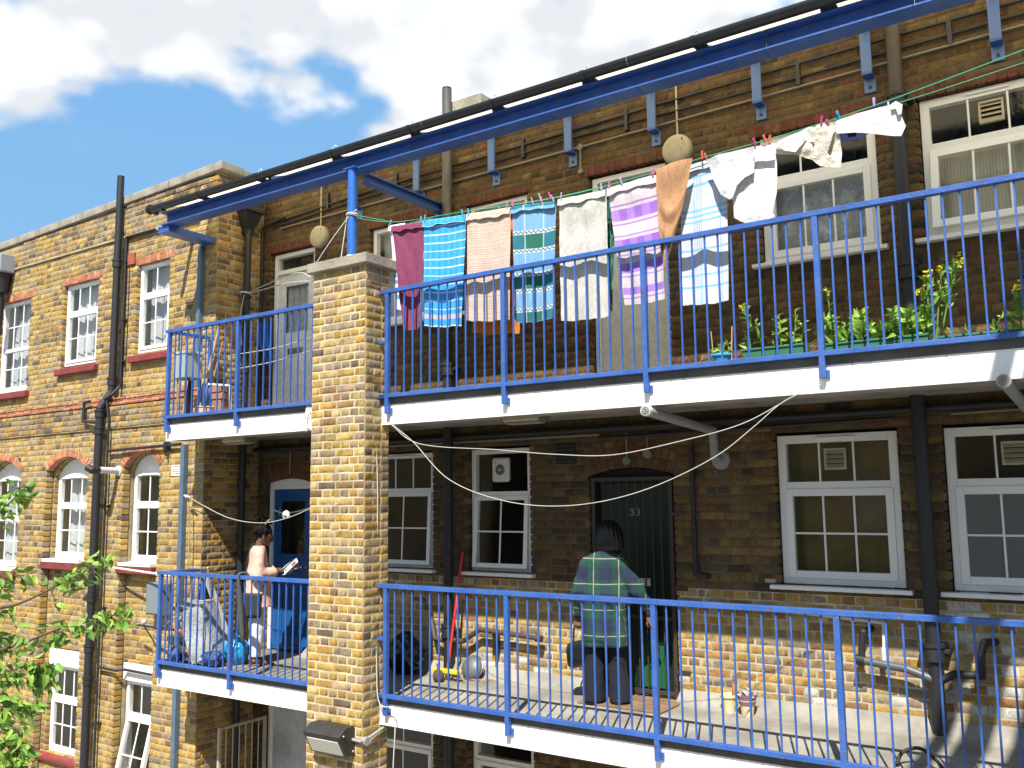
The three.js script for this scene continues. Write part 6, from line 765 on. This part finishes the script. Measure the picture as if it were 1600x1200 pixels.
// the person in plaid, seen from behind at the green door
person({
  label: 'person in a green and navy plaid coat facing the green door, seen from behind', at: [1.86, FLOOR, -1.02], turn: .30, skin: skinBrown, head: [.05, 1.42, -.06], headTilt: -.15,
  body: [[[0, 1.18, 0], [0, .95, 0], .13, .13, 1.2, .8], [[0, 1.36, 0], [.05, 1.46, -.04], .055, .055], [[-.09, .92, 0], [-.10, .5, .0], .085, .055], [[-.10, .5, 0], [-.11, .07, .01], .055, .04], [[.09, .92, 0], [.10, .5, .0], .085, .055], [[.10, .5, 0], [.11, .07, .01], .055, .04], [[-.11, .05, .02], [-.11, .035, -.13], .035, .03], [[.11, .05, .02], [.12, .035, -.13], .035, .03], [[-.18, 1.30, 0], [-.25, 1.03, .0], .05, .042], [[-.25, 1.03, 0], [-.27, .80, -.08], .042, .03], [[.18, 1.30, 0], [.30, 1.05, -.02], .05, .042], [[.30, 1.05, -.02], [.40, .83, -.14], .042, .03]],
  hands: [[[.405, .80, -.15], [-.3, .4, .35], .7, 1], [[-.272, .79, -.09], [-.2, 0, -.1], 1.0, -1]],
  wear: hm => {
    const coat = surfaceNets((x, y, z) => { const b = field([[[0, 1.28, .0], [0, .98, .0], .135, .178, 1.22, .80], [[0, .98, .0], [0, .50, .0], .178, .200, 1.18, .82], [[-.135, 1.315, 0], [0, 1.365, 0], .058, .066], [[.135, 1.315, 0], [0, 1.365, 0], .058, .066], [[-.165, 1.28, 0], [-.240, 1.03, .01], .070, .066], [[-.240, 1.03, .01], [-.265, .83, -.07], .066, .058], [[.165, 1.28, 0], [.32, 1.06, -.01], .072, .068], [[.32, 1.06, -.01], [.405, .86, -.13], .068, .058], [[0, 1.36, 0], [.03, 1.425, -.02], .08, .068]], .028)(x, y, z); return Math.max(b + wob(x, y * .6, z, .045, 8) + wob(x, y, z, .012, 22) + .006 * Math.sin(y * 34 + x * 9) * sstep(.2, .32, Math.abs(x)), .535 + wob(x, 0, z, .03, 6) - y + (x > .34 || x < -.24 ? -.4 : 0), y - 1.425); }, [-.45, .48, -.36], [.56, 1.46, .32], .013);
    const tr = surfaceNets((x, y, z) => { const b = field([[[-.09, .80, 0], [-.100, .45, .0], .112, .084], [[-.100, .45, 0], [-.115, .03, .01], .084, .102], [[.09, .80, 0], [.105, .45, -.02], .112, .084], [[.105, .45, -.02], [.125, .03, -.01], .084, .102]], .02)(x, y, z); return Math.max(b + wob(x, y * .45, z, .036, 11), .028 - y); }, [-.28, 0, -.2], [.28, .9, .2], .013);
    const shoe = []; for (const s of [-1, 1]) shoe.push(surfaceNets((x, y, z) => Math.max(field([[[s * .115, .045, .05], [s * .12, .04, -.06], .042, .045], [[s * .12, .04, -.06], [s * .125, .03, -.15], .045, .034]], .03)(x, y, z), .002 - y), [s * .12 - .09, -.01, -.24], [s * .12 + .09, .12, .14], .009).toNonIndexed());
    const hair = surfaceNets((x, y, z) => { let d = ell(x, y, z, [0, .140, .022], [.122, .138, .128]); const w = .012 * Math.sin(Math.atan2(x, z) * 22 + y * 18) * .5; let bob = Math.max(smin(ell(x, y, z, [0, .055, .035], [.146, .112, .120]), d, .04), -.035 - y + .012 * Math.sin(x * 40)); d = smin(d, bob, .03) + w * .5 + wob(x, y * .3, z, .012, 30); d = Math.max(d, -ell(x, y, z, [0, .06, -.11], [.062, .10, .09])); return d; }, [-.18, -.09, -.14], [.18, .31, .20], .008).toNonIndexed(); hair.applyMatrix4(hm);
    return [['coat', cylUV(coat, 1 / .235, 1 / .235, 0, .06), plaid, 'green and navy plaid wool coat with thin cream lines'], ['trousers', uvm(tr), mat([.007, .009, .022], { roughness: .9, map: rep(fineMap, 3) })], ['shoes', shoe, mat([.01, .009, .009], { roughness: .4 })], ['hair', hair, new THREE.MeshPhysicalMaterial({ color: C(.005, .0045, .0045), roughness: .38, bumpMap: rep(grainBump, 6), bumpScale: .004 })]];
  },
});
{ const t = thing('handbag', 'shiny black handbag held by the person in plaid', 'handbag'), x = 1.56, z = -1.06; const g = new RoundedBoxGeometry(.30, .24, .13, 6, .05), p = g.attributes.position; for (let i = 0; i < p.count; i++) { const y = p.getY(i); p.setXYZ(i, p.getX(i) * (1 - .25 * sstep(-.02, .12, y)), y + wob(p.getX(i), y, p.getZ(i), .03, 14), p.getZ(i) * (1 - .55 * sstep(-.08, .12, y)) + wob(p.getX(i), y, 3, .03, 12)); } g.computeVertexNormals(); g.rotateZ(.28); g.rotateY(.2); g.translate(x, .36, z); part(t, 'bag', g, new THREE.MeshPhysicalMaterial({ color: C(.008, .008, .009), roughness: .28, clearcoat: .5 })); part(t, 'handle', [rope([V(x - .07, .46, z), V(x - .05, .62, z), V(x + .03, .70, z - .03), V(x + .06, .62, z), V(x + .07, .47, z)], .009, 24)], M.black); part(t, 'clasp', [ball(V(x - .135, .37, z + .03), .014)], M.metal); }
// the person in pink, reading papers at the blue door
person({
  label: 'person in a long pink tunic and white trousers reading papers by the blue door', at: [-2.70, FLOOR, -.72], turn: -.60, skin: skinDark, head: [.0, 1.405, -.045], headTilt: -.22,
  body: [[[0, 1.20, 0], [0, .95, 0], .12, .125, 1.15, .8], [[0, 1.36, .0], [0, 1.45, -.03], .05, .05], [[-.08, .90, 0], [-.085, .48, -.01], .09, .055], [[-.085, .48, -.01], [-.09, .08, .02], .052, .036], [[.08, .90, 0], [.085, .48, -.01], .09, .055], [[.085, .48, -.01], [.09, .08, .02], .052, .036], [[-.09, .05, .03], [-.095, .03, -.13], .034, .03], [[.09, .05, .03], [.095, .03, -.13], .034, .03], [[.17, 1.30, .01], [.22, 1.06, .02], .048, .042], [[.22, 1.06, .02], [.12, 1.08, -.20], .042, .03], [[-.17, 1.30, .01], [-.22, 1.06, .02], .048, .042], [[-.22, 1.06, .02], [-.10, 1.09, -.21], .042, .03]],
  hands: [[[.10, 1.085, -.22], [-1.55, .35, .0], .55, 1], [[-.085, 1.095, -.23], [-1.55, -.35, .0], .55, -1]],
  wear: hm => {
    const tunic = surfaceNets((x, y, z) => { const b = field([[[0, 1.28, .0], [0, 1.02, .0], .125, .150, 1.22, .82], [[0, 1.02, 0], [0, .66, -.01], .150, .205, 1.18, .90], [[-.13, 1.325, .005], [.13, 1.325, .005], .062, .062], [[.175, 1.30, .01], [.235, 1.06, .03], .076, .074], [[.235, 1.06, .03], [.135, 1.08, -.16], .072, .060], [[-.175, 1.30, .01], [-.235, 1.06, .03], .076, .074], [[-.235, 1.06, .03], [-.12, 1.09, -.165], .072, .060], [[0, 1.34, 0], [0, 1.395, -.01], .075, .062]], .04)(x, y, z); return Math.max(b + wob(x, y * .6, z, .030, 10), .675 + wob(x, 0, z, .03, 6) - y, y - 1.392); }, [-.38, .62, -.32], [.38, 1.43, .3], .012);
    const tr = surfaceNets((x, y, z) => { const b = field([[[-.085, .80, 0], [-.09, .45, -.01], .105, .082], [[-.09, .45, -.01], [-.09, .11, .02], .080, .062], [[.085, .80, 0], [.09, .45, -.01], .105, .082], [[.09, .45, -.01], [.09, .11, .02], .080, .062]], .03)(x, y, z); return Math.max(b + wob(x, y * .6, z, .020, 12), .10 - y); }, [-.24, .05, -.2], [.24, .92, .2], .012);
    const shoe = []; for (const s of [-1, 1]) shoe.push(surfaceNets((x, y, z) => Math.min(Math.max(field([[[s * .09, .02, .07], [s * .095, .018, -.17], .036, .040]], .02)(x, y, z), y - .022, .002 - y), cap(x, y, z, [s * .09 - .035, .035, -.09], [s * .09 + .035, .035, -.09], .03, .03), cap(x, y, z, [s * .09 - .03, .06, .03], [s * .09 + .03, .06, .03], .022, .022)), [s * .09 - .09, -.01, -.24], [s * .09 + .09, .12, .14], .008).toNonIndexed());
    const hr = [], r = rng(44); hr.push(surfaceNets((x, y, z) => { let d = ell(x, y, z, [0, .150, .024], [.088, .100, .102]); d = Math.max(d, -ell(x, y, z, [0, .055, -.105], [.07, .10, .085])); return d + .004 * Math.sin(Math.atan2(x, z) * 26) + wob(x, y, z, .01, 30); }, [-.12, .0, -.12], [.12, .29, .16], .007).toNonIndexed());
    for (let i = 0; i < 46; i++) { const a = r() * 6.28, e = .3 + r() * 1.0, p = V(Math.cos(a) * Math.sin(e) * .085, .15 + Math.cos(e) * .095, .024 + Math.sin(a) * Math.sin(e) * .098); if (p.z < -.045 && p.y < .2) continue; const q = p.clone().add(V(p.x * .35, -.045 - r() * .06, (p.z - .02) * .35)); hr.push(rope([V(p.x * .5, .24, p.z * .6 + .02), p, q], .009, 8, 6)); }
    for (let i = 0; i < 40; i++) { const a = r() * 6.28, k = .02 + r() * .05, c = V(0, .265, .05); hr.push(rope([c.clone().add(V(0, -.02, 0)), c.clone().add(V(Math.cos(a) * k, .02 + r() * .045, Math.sin(a) * k)), c.clone().add(V(Math.cos(a) * k * 1.7, -.015 + r() * .03, Math.sin(a) * k * 1.7))], .009, 8, 6)); }
    hr.forEach(g => g.applyMatrix4(hm));
    const gl = []; for (const s of [-1, 1]) gl.push(new THREE.TorusGeometry(.024, .0025, 6, 24).translate(s * .031, .108, -.104).toNonIndexed(), cyl(V(s * .055, .11, -.10), V(s * .080, .105, .0), .0025)); gl.push(cyl(V(-.008, .11, -.106), V(.008, .11, -.106), .0025)); gl.forEach(g => g.applyMatrix4(hm));
    return [['tunic', uvm(tunic), plainFab([.80, .50, .40], { side: THREE.FrontSide, bumpMap: rep(grainBump, 5) }), 'pale pink knee length tunic'], ['trousers', uvm(tr), plainFab([.80, .80, .84], { side: THREE.FrontSide })], ['sandals', shoe, mat([.20, .09, .04], { roughness: .6 })], ['hair', hr, hairMat], ['glasses', gl, M.black]];
  },
});
{ const t = thing('shoulder_bag', 'black shoulder bag hanging at the hip of the person in pink', 'bag'); const g = new RoundedBoxGeometry(.25, .29, .09, 6, .04), p = g.attributes.position; for (let i = 0; i < p.count; i++) p.setXYZ(i, p.getX(i) + wob(p.getX(i), p.getY(i), 2, .05, 9), p.getY(i) + wob(p.getX(i), 5, p.getZ(i), .05, 8), p.getZ(i) * (1 - .3 * sstep(-.05, .15, p.getY(i))) + wob(p.getX(i), p.getY(i), 7, .05, 9)); g.computeVertexNormals(); g.rotateY(.55); g.translate(-2.615, .63, -.545); part(t, 'bag', g, mat([.022, .023, .028], { roughness: .7, map: rep(fineMap, 3) })); part(t, 'strap', [rope([V(-2.66, .74, -.56), V(-2.735, .88, -.575), V(-2.752, 1.06, -.590), V(-2.745, 1.22, -.612), V(-2.725, 1.335, -.655), V(-2.68, 1.33, -.74)], .006, 30), rope([V(-2.52, .74, -.56), V(-2.47, .88, -.64), V(-2.46, 1.0, -.72)], .006, 20)], mat([.03, .03, .035])); }
{ const t = thing('papers', 'printed leaflets held by the person in pink', 'paper'), paperMat = new THREE.MeshStandardMaterial({ color: 0xffffff, roughness: .7, side: THREE.DoubleSide, map: dtex(64, 96, (u, v) => band(v, .55, .85) && band(u, .12, .88) ? [.10 + .2 * tnoise(u * 8, v * 8, 8, 3), .10, .14] : band(v, .1, .48) && band(u, .1, .9) && ((v * 18) % 1) < .45 ? [.35, .35, .38] : [.62, .64, .70], true) });
  const sheet = (c, e) => { const g = new THREE.PlaneGeometry(.15, .21, 6, 6), p = g.attributes.position; for (let i = 0; i < p.count; i++) p.setZ(i, p.getX(i) * p.getX(i) * 1.2); g.computeVertexNormals(); g.applyMatrix4(new THREE.Matrix4().compose(V(...c), new THREE.Quaternion().setFromEuler(new THREE.Euler(...e, 'YXZ')), V(1, 1, 1))); return g.toNonIndexed(); };
  part(t, 'sheet', [sheet([-2.43, 1.06, -1.00], [-.75, -.35, -.35])], paperMat); part(t, 'sheet', [sheet([-2.56, 1.07, -1.06], [-.85, -.75, .15])], paperMat); part(t, 'sheet', [sheet([-2.46, 1.0, -1.05], [-1.2, -.5, .5])], paperMat); }
// ------------------------------------------------------------------ tree reaching in from the left
{
  const t = thing('tree', 'leafy green tree branches reaching in from the left edge in front of the wing', 'tree'), r = rng(99), at = (x, y, d) => camera.position.clone().addScaledVector(ray(x, y).normalize(), d);
  const D = 6.6, bark = mat([.13, .09, .06], { roughness: 1, map: rep(stainMap, 3) }), root = at(-330, 1300, 7.4); root.y = GROUND;
  const fork = at(-300, 1180, 7.2), br = [], leaves = [];
  part(t, 'trunk', [cyl(root, fork, .13, .085, 12), cyl(fork, at(-260, 700, 7.4), .085, .05, 10), cyl(at(-260, 700, 7.4), at(-240, 200, 7.8), .05, .02, 8)], bark);
  const paths = [
    [[-280, 1150, 7.0], [-150, 1080, 6.8], [-40, 1030, 6.6], [40, 1003, 6.5], [100, 980, 6.5], [150, 968, 6.5], [196, 956, 6.5]],
    [[-280, 1120, 7.0], [-150, 1010, 6.7], [-40, 960, 6.6], [30, 943, 6.5], [75, 922, 6.5], [118, 900, 6.5], [162, 872, 6.5]],
    [[-290, 1050, 7.1], [-120, 960, 6.8], [-50, 925, 6.7], [0, 905, 6.6], [40, 898, 6.6]],
    [[-280, 980, 7.1], [-120, 880, 6.8], [-50, 840, 6.7], [-5, 805, 6.6], [22, 778, 6.6], [44, 758, 6.6]],
    [[-290, 1180, 7.1], [-150, 1120, 6.7], [-50, 1070, 6.5], [10, 1050, 6.4], [60, 1040, 6.4], [70, 1066, 6.4]],
    [[-290, 1200, 7.1], [-140, 1150, 6.6], [-40, 1110, 6.4], [20, 1095, 6.3], [52, 1105, 6.3]],
    [[-290, 1240, 7.0], [-120, 1210, 6.4], [-40, 1180, 6.2], [10, 1165, 6.2], [38, 1175, 6.2]],
    [[-290, 1220, 7.0], [-120, 1190, 6.6], [-50, 1150, 6.4], [0, 1130, 6.35], [30, 1140, 6.3]], [[-290, 1260, 7.0], [-120, 1240, 6.5], [-40, 1215, 6.3], [20, 1195, 6.2]], [[-290, 1240, 7.0], [-120, 1160, 6.9], [-40, 1130, 6.8], [5, 1120, 6.8]], [[-290, 1100, 7.2], [-120, 1020, 7.0], [-40, 1000, 6.9], [10, 1000, 6.9]],
    [[-270, 800, 7.3], [-200, 700, 7.3], [-140, 640, 7.2]], [[-260, 600, 7.4], [-180, 480, 7.4], [-130, 430, 7.3]], [[-300, 900, 7.3], [-220, 860, 7.0], [-130, 800, 6.9]], [[-250, 400, 7.6], [-300, 250, 7.6], [-340, 150, 7.6]], [[-250, 500, 7.6], [-340, 420, 7.4], [-420, 400, 7.3]]];
  const dens = [16, 14, 14, 15, 24, 24, 24, 22, 22, 22, 20, 10, 10, 10, 10, 10];
  paths.forEach((p, k) => { const c = new THREE.CatmullRomCurve3([fork.clone().lerp(at(...p[0]), .5), ...p.map(q => at(...q))]), tw = new THREE.TubeGeometry(c, 40, .009, 6); const pp = tw.attributes.position; const L = c.getLength(); for (let i = 0; i < pp.count; i++) { const s = Math.floor(i / 7) / 40, q = c.getPointAt(Math.min(1, s)), w = mix(2.6, .22, s); pp.setXYZ(i, mix(q.x, pp.getX(i), w), mix(q.y, pp.getY(i), w), mix(q.z, pp.getZ(i), w)); } br.push(tw.toNonIndexed());
    const n = Math.round(L * dens[k] * (k < 11 ? 6.5 : 2)); for (let i = 0; i < n; i++) { const s = .34 + .66 * Math.sqrt((i + r()) / n), q = c.getPointAt(Math.min(1, s)), tg = c.getTangentAt(Math.min(1, s)); const clump = fbm3(q.x * 5, q.y * 5, q.z * 5 + k, 2); if (clump < .40 && s < .97) continue; const off = V(r() - .5, r() - .62, r() - .5).multiplyScalar(.22 * (1.3 - s * .75)); const dir = tg.clone().multiplyScalar(.5).add(V((r() - .5) * 1.4, -.55 + (r() - .5) * 1.2, (r() - .5) * 1.4)); leaves.push([q.clone().add(off), dir.normalize(), r() * 6.28, .75 + r() * .55]); if (r() < .4) br.push(cyl(q, q.clone().add(off), .0025, .0015, 4)); } });
  part(t, 'branches', br, bark);
  const gs = []; for (let i = 0; i < 5; i++) gs.push(leafGeo(.060, .0155 + i * .0014, .25 + .12 * i, .15 + .12 * (i % 3), 5)); const ms = [LM.mid, LM.bright, LM.deep, LM.mid, LM.lime];
  const place = ([p, d, a, s]) => new THREE.Matrix4().compose(p, new THREE.Quaternion().setFromUnitVectors(V(0, 1, 0), d).multiply(new THREE.Quaternion().setFromAxisAngle(V(0, 1, 0), a)), V(s, s, s));
  const vis = leaves.map(l => [frustum.containsPoint(l[0]) ? l[3] / l[0].distanceTo(camera.position) : 0, l]).sort((a, b) => b[0] - a[0]); let n = 0; const rest = [];
  for (const [w, l] of vis) { if (w > 0 && n < 300) { const k = n % 5, m = shade(new THREE.Mesh(gs[k], ms[(l[2] * 10 | 0) % 5])); m.name = 'leaf'; m.applyMatrix4(place(l)); t.add(m); n++; } else rest.push(l); }
  const cr = sub(t, 'crown'); cr.userData.kind = 'stuff'; const extra = []; for (let i = 0; i < 900; i++) { const a = V(r() - .5, r() - .5, r() - .5).multiplyScalar(2); if (a.length() > 1) continue; const q = at(-300, 500, 7.6).add(V(a.x * .8, a.y * 2.4, a.z * .8)); if (!frustum.containsPoint(q)) extra.push([q, V(r() - .5, -.3 + r() - .5, r() - .5).normalize(), r() * 6, .8 + r() * .5]); }
  for (let k = 0; k < 5; k++) { const l = [...rest, ...extra].filter((_, i) => i % 5 === k); const im = shade(new THREE.InstancedMesh(gs[k], ms[k], l.length)); im.name = 'crown'; im.userData.kind = 'stuff'; l.forEach((x, i) => im.setMatrixAt(i, place(x))); cr.add(im); }
}
// ------------------------------------------------------------------ beyond the frame: an added unseen caster shaped to throw the shadow bands at the right and the block across the yard, which shade and reflect
{
  const s = thing('shadow_caster', 'unseen shadow caster added right of the walkways', 'canopy'), H = 6.2, X = 4.58 + .2824 * H; const e = (w0, w1, h, nm, m) => part(s, nm, [bx(X + w0, X + w1, H - h, H, .5, 5.6)], m);
  part(s, 'gutter', [cyl(V(X + .075, H, .5), V(X + .075, H, 5.6), .065)], M.gutter); e(.20, .40, .10, 'beam', M.blue); e(.56, 3.4, .12, 'roof', M.concrete); part(s, 'column', [bx(8.2, 8.5, GROUND, H - .12, .6, .9), bx(8.2, 8.5, GROUND, H - .12, 5.2, 5.5)], M.concrete);
  const o = thing('opposite_block', 'plain brown brick block across the yard', 'building'); const bm = mat([1, 1, 1], { roughness: 1, map: rep(dtex(256, 256, (u, v) => { const n = tfbm(u, v, 6, 5, 8), k = .6 + .7 * tfbm(u, v, 30, 3, 2); return (n > .52 ? [.22, .32, .08] : [.70, .50, .24]).map(x => x * k); }, true), .12) }); part(o, 'wall', [bx(-34, 26, GROUND, 4.2, 15, 16)], bm); for (let i = 0; i < 20; i++) for (let j = 0; j < 2; j++) part(o, 'window', [bx(-32 + i * 2.9, -30.7 + i * 2.9, GROUND + 1 + j * 2.9, GROUND + 2.4 + j * 2.9, 14.96, 15.0)], i % 3 ? M.pvc : M.slate_blue); part(o, 'roof', [bx(-34, 26, 4.2, 4.4, 14.8, 22)], M.stone);
}
renderer.render(scene, camera);
